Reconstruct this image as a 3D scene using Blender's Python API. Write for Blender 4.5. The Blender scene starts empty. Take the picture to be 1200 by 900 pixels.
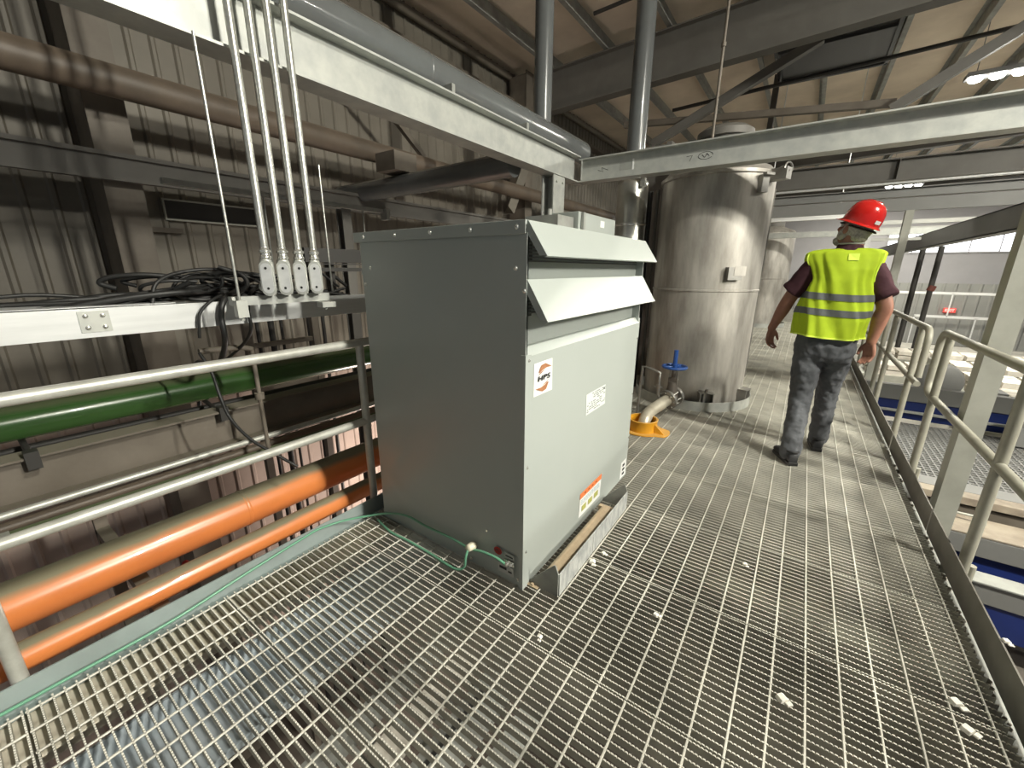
import bpy, bmesh, math, random
from mathutils import Vector, Matrix, Euler
random.seed(7)
PI = math.pi
S = bpy.context.scene
C = S.collection

# ------------------------------------------------------------------ camera, world, exposure
def make_camera():
    yaw, pitch, roll, f = -0.610234783, 0.275002859, -0.00530299933, 477.195679
    fw = Vector((math.sin(yaw)*math.cos(pitch), math.cos(yaw)*math.cos(pitch), -math.sin(pitch)))
    r = Vector((math.cos(yaw), -math.sin(yaw), 0)); d = fw.cross(r)
    c, s = math.cos(roll), math.sin(roll)
    r2 = c*r + s*d; d2 = -s*r + c*d
    cam = bpy.data.cameras.new('camera'); o = bpy.data.objects.new('camera', cam); C.objects.link(o)
    m = Matrix((( r2.x, -d2.x, -fw.x, 0), (r2.y, -d2.y, -fw.y, 0), (r2.z, -d2.z, -fw.z, 1.432), (0, 0, 0, 1)))
    o.matrix_world = m
    cam.sensor_width = 36; cam.lens = f*36/1200; cam.clip_start = 0.02; cam.clip_end = 200
    S.camera = o
make_camera()
w = bpy.data.worlds.new('World'); S.world = w; w.use_nodes = True
w.node_tree.nodes['Background'].inputs[0].default_value = (0.86, 0.93, 1.0, 1)
w.node_tree.nodes['Background'].inputs[1].default_value = 0.17
S.view_settings.view_transform = 'Standard'; S.view_settings.look = 'None'
S.view_settings.exposure = 0.0; S.view_settings.gamma = 1; S.view_settings.use_curve_mapping = False
LAMP_W = 470.0          # power of one high bay lamp
LAMP_COL = (1.0, 0.97, 0.86)

# ------------------------------------------------------------------ helpers
class MB:
    def __init__(s): s.v = []; s.f = []; s.sm = []
    def add(s, vs, fs, smooth=False):
        n = len(s.v); s.v += [tuple(p) for p in vs]
        s.f += [tuple(i+n for i in f) for f in fs]
        s.sm += (smooth if isinstance(smooth, list) else [smooth]*len(fs))
        return s
    def box(s, x0, x1, y0, y1, z0, z1, m=None):
        vs = [Vector((x, y, z)) for x in (x0, x1) for y in (y0, y1) for z in (z0, z1)]
        if m: vs = [m @ p for p in vs]
        return s.add(vs, [(0,1,3,2),(4,6,7,5),(0,4,5,1),(2,3,7,6),(0,2,6,4),(1,5,7,3)])
    def tube(s, pts, r, seg=16, cap=True, ell=None):
        pts = [Vector(p) for p in pts]
        rs = r if isinstance(r, (list, tuple)) else [r]*len(pts)
        n = len(pts); T = []
        for i in range(n):
            a = pts[max(i-1, 0)]; b = pts[min(i+1, n-1)]
            T.append((b-a).normalized())
        up = Vector((0, 0, 1)) if abs(T[0].z) < .9 else Vector((0, 1, 0))
        u = T[0].cross(up).normalized(); vs = []
        for i in range(n):
            if i:
                u = (u - T[i]*u.dot(T[i])).normalized()
            vv = T[i].cross(u)
            for k in range(seg):
                a = 2*PI*k/seg
                ca, sa = math.cos(a), math.sin(a)
                if ell: ca *= ell[0]; sa *= ell[1]
                vs.append(pts[i] + (u*ca + vv*sa)*rs[i])
        fs = []; sm = []
        for i in range(n-1):
            for k in range(seg):
                fs.append((i*seg+k, i*seg+(k+1) % seg, (i+1)*seg+(k+1) % seg, (i+1)*seg+k)); sm.append(True)
        if cap:
            fs.append(tuple(range(seg))[::-1]); sm.append(False)
            fs.append(tuple((n-1)*seg+k for k in range(seg))); sm.append(False)
        return s.add(vs, fs, sm)
    def prism(s, poly, axis, a, b, m=None):
        """2D polygon extruded along axis; poly coords are the two other axes in order"""
        n = len(poly); vs = []
        for t in (a, b):
            for p in poly:
                q = [p[0], p[1]]; q.insert(axis, t); q = Vector(q)
                vs.append(m @ q if m else q)
        fs = [tuple(range(n))[::-1], tuple(n+i for i in range(n))]
        for i in range(n): fs.append((i, (i+1) % n, n+(i+1) % n, n+i))
        return s.add(vs, fs)
    def lathe(s, prof, c=(0,0,0), seg=48, closed=False, axis=None, smooth=True):
        """profile [(r,z)...] about vertical axis through c (or custom matrix axis)"""
        vs = []
        for r, z in prof:
            for k in range(seg):
                a = 2*PI*k/seg; p = Vector((r*math.cos(a), r*math.sin(a), z))
                vs.append((axis @ p if axis else p) + Vector(c))
        fs = []; n = len(prof)
        for i in range(n-1 if not closed else n):
            j = (i+1) % n
            for k in range(seg):
                fs.append((i*seg+k, i*seg+(k+1) % seg, j*seg+(k+1) % seg, j*seg+k))
        sm = [smooth]*len(fs)
        if not closed:
            if prof[0][0] > 1e-4: fs.append(tuple(range(seg))[::-1]); sm.append(False)
            if prof[-1][0] > 1e-4: fs.append(tuple((n-1)*seg+k for k in range(seg))); sm.append(False)
        return s.add(vs, fs, sm)
    def build(s, name, mat, parent=None, kind=None, bevel=0, label=None):
        me = bpy.data.meshes.new(name); me.from_pydata([tuple(p) for p in s.v], [], s.f); me.validate()
        if len(me.polygons) == len(s.sm): me.polygons.foreach_set('use_smooth', s.sm)
        bm = bmesh.new(); bm.from_mesh(me); bmesh.ops.recalc_face_normals(bm, faces=bm.faces); bm.to_mesh(me); bm.free()
        me.materials.append(mat)
        if any(s.sm) :
            try: me.set_sharp_from_angle(angle=math.radians(50))
            except Exception: pass
        o = bpy.data.objects.new(name, me); C.objects.link(o)
        if parent:
            o.parent = parent; o.matrix_parent_inverse = world_inv(parent)
        if kind: o['kind'] = kind
        if label: o['label'] = label
        if bevel:
            b = o.modifiers.new('b', 'BEVEL'); b.width = bevel; b.segments = 2; b.limit_method = 'ANGLE'; b.angle_limit = math.radians(40)
        return o
def world_inv(p):
    m = p.matrix_basis.copy(); q = p
    while q.parent: m = q.parent.matrix_basis @ q.matrix_parent_inverse @ m; q = q.parent
    return m.inverted()
def empty(name, label, cat, loc=(0,0,0), group=None):
    o = bpy.data.objects.new(name, None); C.objects.link(o); o.location = loc; o.empty_display_size = .1
    o['label'] = label; o['category'] = cat
    if group: o['group'] = group
    return o
def tag(o, label, cat, group=None):
    o['label'] = label; o['category'] = cat
    if group: o['group'] = group
    return o
def copy_tree(o, parent=None):
    c = o.copy(); C.objects.link(c)
    if parent:
        c.parent = parent
    for ch in list(o.children): copy_tree(ch, c)
    return c
def arc(c, r, a0, a1, n, plane='yz'):
    out = []
    for i in range(n+1):
        a = math.radians(a0 + (a1-a0)*i/n); p = [0,0,0]
        ix = {'yz': (1,2), 'xz': (0,2), 'xy': (0,1)}[plane]
        p[ix[0]] = r*math.cos(a); p[ix[1]] = r*math.sin(a)
        out.append((c[0]+p[0], c[1]+p[1], c[2]+p[2]))
    return out
def catmull(P, n=8):
    P = [Vector(p) for p in P]; out = []
    Q = [P[0]*2-P[1]] + P + [P[-1]*2-P[-2]]
    for i in range(1, len(Q)-2):
        for k in range(n):
            t = k/n; a, b, c, d = Q[i-1], Q[i], Q[i+1], Q[i+2]
            out.append(.5*((2*b)+(-a+c)*t+(2*a-5*b+4*c-d)*t*t+(-a+3*b-3*c+d)*t**3))
    out.append(P[-1]); return out
def ibeam_y(mb, xw, z0, z1, y0, y1, wid=.15, tf=.012, tw=.008):
    mb.box(xw-wid/2, xw+wid/2, y0, y1, z0, z0+tf); mb.box(xw-wid/2, xw+wid/2, y0, y1, z1-tf, z1)
    mb.box(xw-tw/2, xw+tw/2, y0, y1, z0+tf, z1-tf); return mb
def ibeam_x(mb, yw, z0, z1, x0, x1, wid=.15, tf=.012, tw=.008):
    mb.box(x0, x1, yw-wid/2, yw+wid/2, z0, z0+tf); mb.box(x0, x1, yw-wid/2, yw+wid/2, z1-tf, z1)
    mb.box(x0, x1, yw-tw/2, yw+tw/2, z0+tf, z1-tf); return mb
def ibeam_z(mb, xc, yc, z0, z1, wx=.15, wy=.15, t=.012):
    """flanges face +-X, web in the X direction"""
    mb.box(xc-wx/2, xc-wx/2+t, yc-wy/2, yc+wy/2, z0, z1); mb.box(xc+wx/2-t, xc+wx/2, yc-wy/2, yc+wy/2, z0, z1)
    mb.box(xc-wx/2+t, xc+wx/2-t, yc-t/2, yc+t/2, z0, z1); return mb

# ------------------------------------------------------------------ materials
def mat(name, col, rough=.5, metal=0., noise=0., nscale=8., col2=None, bump=0., bscale=40., dust=0., dustcol=(.30,.28,.21), emit=None, spec=.5, stretch=None, coat=0.):
    m = bpy.data.materials.new(name); m.use_nodes = True; nt = m.node_tree; N = nt.nodes; L = nt.links
    b = N['Principled BSDF']; b.inputs['Roughness'].default_value = rough; b.inputs['Metallic'].default_value = metal
    b.inputs['Specular IOR Level'].default_value = spec; b.inputs['Coat Weight'].default_value = coat
    b.inputs['Base Color'].default_value = (*col, 1)
    tc = N.new('ShaderNodeTexCoord'); mp = N.new('ShaderNodeMapping'); L.new(tc.outputs['Object'], mp.inputs[0])
    if stretch: mp.inputs['Scale'].default_value = stretch
    out = None
    if noise or col2:
        n = N.new('ShaderNodeTexNoise'); n.inputs['Scale'].default_value = nscale; n.inputs['Detail'].default_value = 6; n.inputs['Roughness'].default_value = .6
        L.new(mp.outputs[0], n.inputs['Vector'])
        r = N.new('ShaderNodeMapRange'); r.inputs[1].default_value = .35; r.inputs[2].default_value = .65
        L.new(n.outputs[0], r.inputs[0])
        mx = N.new('ShaderNodeMix'); mx.data_type = 'RGBA'
        c2 = col2 if col2 else tuple(max(0, c*(1-noise)) for c in col)
        mx.inputs[6].default_value = (*col, 1); mx.inputs[7].default_value = (*c2, 1)
        L.new(r.outputs[0], mx.inputs[0]); out = mx.outputs[2]
    if dust:
        g = N.new('ShaderNodeNewGeometry'); sp = N.new('ShaderNodeSeparateXYZ'); L.new(g.outputs['Normal'], sp.inputs[0])
        n2 = N.new('ShaderNodeTexNoise'); n2.inputs['Scale'].default_value = 5; n2.inputs['Detail'].default_value = 5; L.new(tc.outputs['Object'], n2.inputs['Vector'])
        ad = N.new('ShaderNodeMath'); ad.operation = 'MULTIPLY_ADD'; ad.inputs[1].default_value = .25; L.new(n2.outputs[0], ad.inputs[0]); L.new(sp.outputs[2], ad.inputs[2])
        r2 = N.new('ShaderNodeMapRange'); r2.inputs[1].default_value = .74; r2.inputs[2].default_value = .98; r2.inputs[4].default_value = dust
        L.new(ad.outputs[0], r2.inputs[0])
        m2 = N.new('ShaderNodeMix'); m2.data_type = 'RGBA'; m2.inputs[7].default_value = (*dustcol, 1)
        if out: L.new(out, m2.inputs[6])
        else: m2.inputs[6].default_value = (*col, 1)
        L.new(r2.outputs[0], m2.inputs[0]); out = m2.outputs[2]
        rr = N.new('ShaderNodeMapRange'); rr.inputs[3].default_value = rough; rr.inputs[4].default_value = .9
        L.new(r2.outputs[0], rr.inputs[0]); L.new(rr.outputs[0], b.inputs['Roughness'])
    if out: L.new(out, b.inputs['Base Color'])
    if bump:
        nb = N.new('ShaderNodeTexNoise'); nb.inputs['Scale'].default_value = bscale; nb.inputs['Detail'].default_value = 4
        L.new(mp.outputs[0], nb.inputs['Vector'])
        bp = N.new('ShaderNodeBump'); bp.inputs['Strength'].default_value = bump; bp.inputs['Distance'].default_value = .01
        L.new(nb.outputs[0], bp.inputs['Height']); L.new(bp.outputs[0], b.inputs['Normal'])
    if emit:
        b.inputs['Emission Color'].default_value = (*emit[:3], 1); b.inputs['Emission Strength'].default_value = emit[3]
    return m
GALV = mat('galvanised', (.50,.51,.47), .48, .35, nscale=9, col2=(.40,.41,.39), bump=.05)
GALVD = mat('galvanised_dull', (.36,.37,.34), .6, .25, nscale=7, col2=(.27,.27,.25), bump=.05)
RAIL = mat('galvanised_rail', (.56,.56,.51), .4, .3, nscale=14, col2=(.44,.44,.39), bump=.06, bscale=90)
RAILR = mat('olive_grey_paint', (.34,.33,.27), .5, .1, nscale=10, col2=(.28,.27,.22), bump=.04, bscale=60)
GRATE = mat('grating_steel', (.66,.64,.56), .5, .15, nscale=2.2, col2=(.38,.37,.32), bump=.1)
CAB = mat('cabinet_grey_paint', (.385,.415,.39), .36, 0, nscale=2, col2=(.37,.40,.375), bump=.02, bscale=120)
CABIN = mat('cabinet_dark_louver', (.10,.10,.10), .6)
SCREW = mat('screw_zinc', (.75,.75,.70), .25, .8)
ALU = mat('aluminium_tray', (.74,.75,.74), .38, .35, nscale=30, col2=(.66,.67,.66), stretch=(1,.1,1))
CONDUIT = mat('galvanised_conduit', (.66,.66,.60), .3, .75, nscale=60, col2=(.5,.5,.46))
CAST = mat('cast_fitting', (.55,.56,.52), .45, .5, bump=.15, bscale=150)
BLACK = mat('black_rubber', (.018,.018,.017), .5)
IRON = mat('black_iron', (.035,.033,.03), .55)
ORANGE = mat('orange_pipe', (.72,.235,.065), .28, 0, nscale=3, col2=(.62,.20,.06), dust=.95, dustcol=(.20,.20,.13), coat=.4)
GREEN = mat('green_pipe', (.045,.115,.03), .25, 0, nscale=3, col2=(.05,.13,.032), dust=.8, dustcol=(.12,.14,.07), coat=.4)
GREYPIPE = mat('grey_painted_pipe', (.13,.14,.14), .22, 0, nscale=4, col2=(.115,.12,.12), dust=.3, coat=.5)
BROWNPIPE = mat('dusty_brown_pipe', (.15,.115,.085), .5, 0, nscale=3, col2=(.10,.08,.06), dust=.7, dustcol=(.2,.16,.12))
BROWNSTEEL = mat('dusty_brown_steel', (.18,.155,.125), .6, 0, nscale=3, col2=(.13,.11,.085), dust=.5)
STEEL = mat('grey_roof_steel', (.15,.143,.128), .6, 0, nscale=3, col2=(.125,.118,.104))
STEELL = mat('light_grey_steel', (.20,.20,.19), .5, .1, nscale=3, col2=(.22,.22,.21))
COLM = mat('galvanised_column', (.40,.40,.35), .6, .1, nscale=5, col2=(.33,.33,.285), bump=.04)
STAIN = mat('stainless_tank', (.52,.495,.45), .5, .5, nscale=2.2, col2=(.30,.28,.25), stretch=(3,3,.7), bump=.03, bscale=12)
STAIND = mat('stainless_dull', (.38,.37,.34), .4, .7, nscale=8, col2=(.3,.29,.27))
WRAP = mat('aluminium_cladding', (.62,.62,.57), .28, .85, nscale=6, col2=(.5,.5,.46), bump=.1, bscale=18)
YELLOW = mat('yellow_paint', (.72,.35,.015), .4, nscale=8, col2=(.62,.30,.02), dust=.3, dustcol=(.45,.35,.2))
BLUE = mat('blue_handwheel', (.03,.10,.36), .35)
BLUEP = mat('blue_machine_paint', (.012,.028,.15), .35, nscale=4, col2=(.010,.022,.12))
CREAM = mat('cream_pipe', (.50,.47,.38), .35, .2, nscale=10, col2=(.38,.34,.26), bump=.08)
WALLM = mat('corrugated_wall_panel', (.20,.18,.145), .55, 0, nscale=1.5, col2=(.155,.138,.11))
FWALL = mat('far_wall_panel', (.40,.40,.37), .6, nscale=2, col2=(.36,.36,.335))
FWALL2 = mat('far_wall_upper_panel', (.44,.43,.44), .6, nscale=2, col2=(.41,.40,.41))
INSUL = mat('roof_insulation', (.80,.69,.56), .8, 0, nscale=1.2, col2=(.66,.56,.45), bump=.5, bscale=2.5)
CONC = mat('concrete', (.10,.085,.07), .9, nscale=2, col2=(.05,.043,.035))
LITWALL = mat('lit_pink_lower_wall', (.50,.40,.34), .7, nscale=2, col2=(.43,.34,.29))  # lamplight on the lower left wall put into a paler, pinker colour
LAMPH = mat('lamp_housing', (.3,.3,.3), .5, .3)
LENS = mat('lamp_lens', (.9,.9,.9), .5, emit=(1,.98,.9,28))
WINL = mat('daylight_pane', (.8,.85,.9), .3, emit=(.92,.95,1,2.6))
EXITM = mat('exit_sign_face', (.8,.1,.08), .4, emit=(1,.10,.08,.55))
WHITE = mat('white_sticker', (.80,.80,.78), .5)
INK = mat('black_ink', (.03,.03,.03), .6)
BRONZE = mat('bronze_print', (.33,.14,.06), .5, col2=(.42,.20,.10), nscale=60)
ORLAB = mat('orange_label_header', (.80,.22,.07), .5)
OLINK = mat('olive_print', (.42,.42,.12), .6)
REDM = mat('red_marking', (.45,.02,.015), .6)
SILV = mat('grey_print_label', (.48,.48,.45), .5)
WIREG = mat('green_wire', (.14,.36,.23), .35, coat=.3)
NYLON = mat('cream_nylon', (.72,.68,.52), .5)
TAN = mat('tan_core_paint', (.46,.36,.24), .5, nscale=20, col2=(.38,.29,.19))
GREYPL = mat('scuffed_plate', (.50,.51,.48), .5, .1, nscale=40, col2=(.28,.29,.29), stretch=(1,1,.4))
BRICK = mat('white_brick', (.72,.68,.60), .8, nscale=12, col2=(.60,.56,.49), bump=.4, bscale=30)
CHIP = mat('white_chip', (.75,.72,.64), .7)
SKIN = mat('skin', (.33,.155,.10), .55, nscale=20, col2=(.28,.13,.09), bump=.1, bscale=60)
HAIR = mat('grey_hair', (.50,.47,.42), .8, nscale=90, col2=(.30,.28,.25), bump=.6, bscale=120)
REDH = mat('red_hard_hat', (.62,.015,.012), .22, coat=.5)
HIVIS = mat('hi_vis_fabric', (.46,.62,.015), .8, nscale=9, col2=(.41,.56,.015), bump=.35, bscale=14)
HIVISE = mat('hi_vis_binding', (.72,.90,.10), .7)
BAND = mat('reflective_band', (.14,.15,.15), .5, .2, bump=.3, bscale=14)
SHIRT = mat('maroon_shirt', (.048,.012,.019), .85, bump=.3, bscale=20)
JEAN = mat('grey_trousers', (.115,.12,.13), .85, 0, nscale=7, col2=(.085,.09,.098), bump=.7, bscale=11)
SHOE = mat('black_shoe', (.014,.014,.015), .6)
DARKPANEL = mat('dark_skylight', (.05,.05,.05), .25)

# ------------------------------------------------------------------ high bay lamps (the light of the hall, some added out of view)
def lamp(x, y, z, label, power=LAMP_W, along='x'):
    t = empty('high_bay_lamp', label, 'lamp', (x, y, z), 'high bay lamps under the roof')
    hb = MB(); L = .46
    hb.box(x-L, x+L, y-.13, y+.13, z+.03, z+.09); hb.box(x-.05, x+.05, y-.05, y+.05, z+.09, z+.16)
    for sx in (-1, 1): hb.tube([(x+sx*.35, y, z+.09), (x+sx*.35, y, 5.0+.037*x)], .006, 6)
    hb.build('housing', LAMPH, t)
    for k in range(4):
        m = MB(); cx = x-.345+k*.23
        m.lathe([(.085, .03), (.085, .01), (.065, -.018), (.03, -.030), (0, -.033)], (cx, y, z), 20); m.build('lens', LENS, t)
    la = bpy.data.lights.new('lamp_light', 'AREA'); la.shape = 'RECTANGLE'; la.size = .8; la.size_y = .16; la.energy = power; la.color = LAMP_COL
    lo = bpy.data.objects.new('lamp_light', la); C.objects.link(lo); lo.location = (x, y, z-.02)
    lo.parent = t; lo.matrix_parent_inverse = world_inv(t)
    return t
lamp(3.35, 1.60, 5.0, 'high bay lamp close under the roof to the right of the cabinet', LAMP_W*2.0)
flood = lamp(7.9, 1.66, 4.5, 'added flood lamp out of view far to the right, aimed across the hall at the walkway', LAMP_W*2.5)  # unseen, added to brighten surfaces turned to the right
flood.rotation_euler = (0, math.radians(62), 0)
lamp(1.97, 10.02, 4.25, 'nearest bright high bay lamp showing above the galvanised cross beam', LAMP_W)
lamp(2.03, 18.6, 4.0, 'far high bay lamp glowing below the deep dark roof beam', LAMP_W)
lamp(5.6, 5.8, 4.4, 'added out-of-view high bay lamp over the conveyor lines off to the right', LAMP_W*.45)  # unseen second lamp row, added for extra light
lamp(5.6, 14.3, 4.4, 'added out-of-view high bay lamp before the window of the far wall', LAMP_W*1.1)  # unseen, added to brighten the far wall

# ------------------------------------------------------------------ setting: walls, roof, ground
def roofz(x): return 4.86 + .037*(x+5)
m = MB(); m.prism([(-5.2, roofz(-5.2)), (12, roofz(12)), (12, roofz(12)+.1), (-5.2, roofz(-5.2)+.1)], 1, -4, 23)
m.build('ceiling', INSUL, kind='structure')
# left wall: ribbed metal panels (profile in x,y extruded along z)
def ribbed(y0, y1, x, z0, z1, pitch, depth, mat_, name):
    m = MB(); pts = []; y = y0
    while y < y1:
        for dy, dx in ((0, 0), (pitch-.055, 0), (pitch-.04, depth), (pitch-.015, depth)): pts.append((x+dx, y+dy))
        y += pitch
    vs = []; fs = []
    for i, p in enumerate(pts): vs += [(p[0], p[1], z0), (p[0], p[1], z1)]
    for i in range(len(pts)-1): fs.append((2*i, 2*i+1, 2*i+3, 2*i+2))
    m.add(vs, fs)
    return m.build(name, mat_, kind='structure')
ribbed(-4, 23, -5.0, .35, 4.95, .172, .018, WALLM, 'wall_left')
ribbed(-4, 23, -5.0, -4.2, .35, .172, .018, LITWALL, 'wall_left_lower')
MB().box(-5.1, 14, -4, 24, -4.3, -4.2).build('ground_floor', CONC, kind='structure')
# far wall with its daylight band
m = MB(); m.box(-5, 2.35, 22, 22.1, 1.0, 5.6); m.box(6.1, 14, 22, 22.1, 1.0, 5.6); m.box(2.35, 6.1, 22, 22.1, 1.0, 2.12); m.box(2.35, 6.1, 22, 22.1, 2.86, 5.6)
m.build('wall_far', FWALL2, kind='structure')
m = MB(); x = -5; pts = []
while x < 14:
    for dx, dy in ((0, 0), (.22, 0), (.25, -.03), (.29, -.03)): pts.append((x+dx, 22+dy))
    x += .32
vs = []; fs = []
for p in pts: vs += [(p[0], p[1], -4.2), (p[0], p[1], 1.0)]
m.add(vs, [(2*i, 2*i+1, 2*i+3, 2*i+2) for i in range(len(pts)-1)]); m.build('wall_far_lower', FWALL, kind='structure')
wf = MB(); wf.box(2.3, 6.15, 21.95, 22.05, 2.07, 2.12); wf.box(2.3, 6.15, 21.95, 22.05, 2.86, 2.91)
wf.box(2.3, 2.35, 21.95, 22.05, 2.07, 2.9); wf.box(6.1, 6.15, 21.95, 22.05, 2.07, 2.9)
for k in (3.1, 3.85, 4.6, 5.35): wf.box(k-.012, k+.012, 21.98, 22.06, 2.12, 2.86)
wfo = wf.build('window_1', FWALL2, kind='structure')
MB().box(2.35, 6.1, 22.06, 22.08, 2.12, 2.86).build('window_pane', WINL, wfo)
# eave strut along the top of the left wall
MB().tube([(-4.9, -4, 4.72), (-4.9, 22, 4.72)], .06, 12).build('trim_1', BROWNSTEEL, kind='structure')
MB().box(-4.97, -4.8, -4, 22, 4.3, 4.36).build('trim_2', BROWNSTEEL, kind='structure')

# purlins
PXS = (-4.1, -3.15, -2.2, -1.25, -.35, .02+.55, 1.5, 2.4, 3.3, 4.3, 5.3)
def purlin(x):
    z = roofz(x); m = MB()
    m.prism([(x-.06, z-.004), (x+.01, z-.004), (x+.01, z-.2), (x+.07, z-.2), (x+.07, z-.212), (x, z-.212), (x, z-.016), (x-.06, z-.016)], 1, -3.5, 21.8)
    return m
DESCP = ['above the left wall pipes', 'left of the upright grey pipes', 'passing behind the left upright pipe', 'between the two upright pipes', 'just right of the right upright pipe',
         'bordering the dark skylight', 'right of the dark skylight', 'left of the nearest bright lamp', 'over the conveyor side', 'further over the conveyor side', 'outermost towards the right']
for x, dsc in zip(PXS, DESCP):
    tag(purlin(x).build('roof_purlin', GALVD), 'grey roof purlin under the insulation, ' + dsc, 'purlin', 'purlins under the roof')
# plate girders across the hall
def girder(y, zb, depth, x0, x1, label, mt=STEEL, wid=.2):
    m = MB(); s = .037
    for (a, b, wd) in ((0, .02, wid), (depth-.02, depth, wid), (.02, depth-.02, .012)):
        m.prism([(x0, zb+a+s*(x0+4)), (x1, zb+a+s*(x1+4)), (x1, zb+b+s*(x1+4)), (x0, zb+b+s*(x0+4))], 1, y-wd/2, y+wd/2)
    return tag(m.build('roof_girder', mt), label, 'girder', 'deep girders across the hall')
girder(7.0, 4.04, .62, -4.2, 12, 'nearest deep dark girder crossing behind the two upright grey pipes')
girder(14.6, 4.04, .62, -4.2, 12, 'middle deep dark girder crossing far beyond the tanks')
girder(21.0, 4.04, .62, -4.2, 12, 'furthest deep girder close to the end wall')
girder(-1.2, 4.04, .62, -4.2, 12, 'deep dark girder overhead behind the viewer')
# level deep beam lower down (mezzanine beam)
m = MB(); ibeam_x(m, 9.3, 2.80, 3.13, -3.5, 12, .2, .02, .012)
for x in (-.9, .9, 2.9): m.box(x-.006, x+.006, 9.2, 9.4, 2.82, 3.11)
tag(m.build('mezzanine_beam', STEEL), 'deep dark level beam across the hall above the man in the red hard hat', 'beam')
m = MB(); ibeam_x(m, 8.8, 2.50, 2.63, -3.5, 12, .12)
tag(m.build('mezzanine_beam', STEELL), 'light grey level beam just under the deep dark one', 'beam')
m = MB(); m.box(-3.5, 12, 8.6, 8.66, 2.29, 2.45); m.box(-3.5, 12, 8.6, 8.72, 2.45, 2.462)
tag(m.build('mezzanine_beam', STEELL), 'lowest of the light grey level beams, just above the hard hat', 'beam')
m = MB(); m.tube([(-3, 9.15, 2.74), (12, 9.15, 2.80)], .02, 8)
tag(m.build('conduit_run', ALU), 'thin pale conduit running under the deep dark level beam', 'conduit')
m = MB(); m.box(-1.2, .55, 10.5, 10.62, 2.40, 2.49); m.tube([(-.9, 10.56, 2.49), (-.9, 10.56, 4.98)], .008, 6); m.tube([(.3, 10.56, 2.49), (.3, 10.56, 5.02)], .008, 6); tag(m.build('cable_channel', WHITE), 'white cable channel running from the tanks towards the hard hat', 'cable channel')
m = MB(); m.box(-1.6, 2.2, 12.2, 12.3, 2.18, 2.3); m.box(.9, 1.0, 12.15, 12.3, 1.2, 2.2)
tag(m.build('support_frame', GALV), 'pale galvanised frame behind the hard hat', 'frame')
m = MB(); m.box(.9, 2.6, 12.6, 12.68, 2.42, 2.5); m.box(.95, 2.4, 12.6, 12.68, 2.28, 2.36); m.box(.4, 1.9, 12.6, 12.68, 2.08, 2.14)
tag(m.build('support_frame', FWALL), 'white stacked rails right of the hard hat', 'rails')

# braces
def bar(p, q, wdt, name, mt, label, cat, grp=None, round_=False):
    m = MB(); p, q = Vector(p), Vector(q)
    if round_: m.tube([p, q], wdt, 10)
    else:
        d = (q-p); L = d.length; rot = d.to_track_quat('Z', 'Y').to_matrix().to_4x4()
        M_ = Matrix.Translation(p) @ rot
        t = .008
        m.box(-wdt/2, wdt/2, -wdt/2, -wdt/2+t, 0, L, M_); m.box(-wdt/2, -wdt/2+t, -wdt/2+t, wdt/2, 0, L, M_)
    return tag(m.build(name, mt), label, cat, grp)
bar((-2.6, 8, 3.56), (-.35, 8, 4.55), .12, 'diagonal_brace', STEEL, 'diagonal angle brace rising to the right beyond the near girder', 'brace')
bar((.55, 8, 3.5), (2.1, 8, 4.47), .12, 'diagonal_brace', STEEL, 'diagonal angle brace rising towards the nearest bright lamp', 'brace')
bar((-3.2, 8.15, 3.99), (.6, 8.15, 3.62), .09, 'brace_strut', BROWNSTEEL, 'near level strut crossing the diagonal brace', 'brace')
bar((-1.0, 9.6, 3.2), (-1.0, 9.6, 4.8), .1, 'hanger_post', STEEL, 'upright steel hanger at the left edge of the dark skylight', 'hanger')
# sprinkler and gas lines
bar((-2.7, 5.6, 4.50), (9, 5.6, 4.93), .022, 'sprinkler_pipe', IRON, 'thin black pipe running under the roof in front of the near girder', 'pipe', None, True)
bar((-2.6, 9.0, 4.35), (9, 9.0, 4.78), .03, 'sprinkler_pipe', IRON, 'thin black pipe under the roof behind the near girder', 'pipe', None, True)
bar((-1.8, 12.9, 4.0), (9, 12.9, 4.42), .035, 'sprinkler_pipe', IRON, 'dark pipe on hangers running beneath the dark skylight', 'pipe', None, True)
m = MB(); m.box(-.95, .5, 7.7, 9.9, 4.74, 4.76)
m.box(-.98, -.93, 7.7, 9.9, 4.68, 4.78); m.box(.47, .52, 7.7, 9.9, 4.68, 4.78); m.box(-.98, .52, 9.86, 9.92, 4.68, 4.78); m.box(-.98, .52, 8.6, 8.64, 4.7, 4.74)
tag(m.build('roof_skylight', DARKPANEL), 'dark glossy skylight panel between purlins above the tanks', 'skylight')
# wall columns
def wcol(y, lab):
    m = MB(); ibeam_z(m, -4.72, y, -4.2, 4.75, .36, .24, .02)
    m.box(-4.89, -4.55, y-.12, y-.11, -4.2, 4.7)
    return tag(m.build('wall_column', BROWNSTEEL), lab, 'column', 'steel columns along the left wall')
wcol(1.12, 'nearest steel column against the left wall, left of the conduits')
wcol(7.0, 'steel column against the left wall under the near girder')
wcol(14.6, 'distant steel column on the left wall behind the tank')
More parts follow.
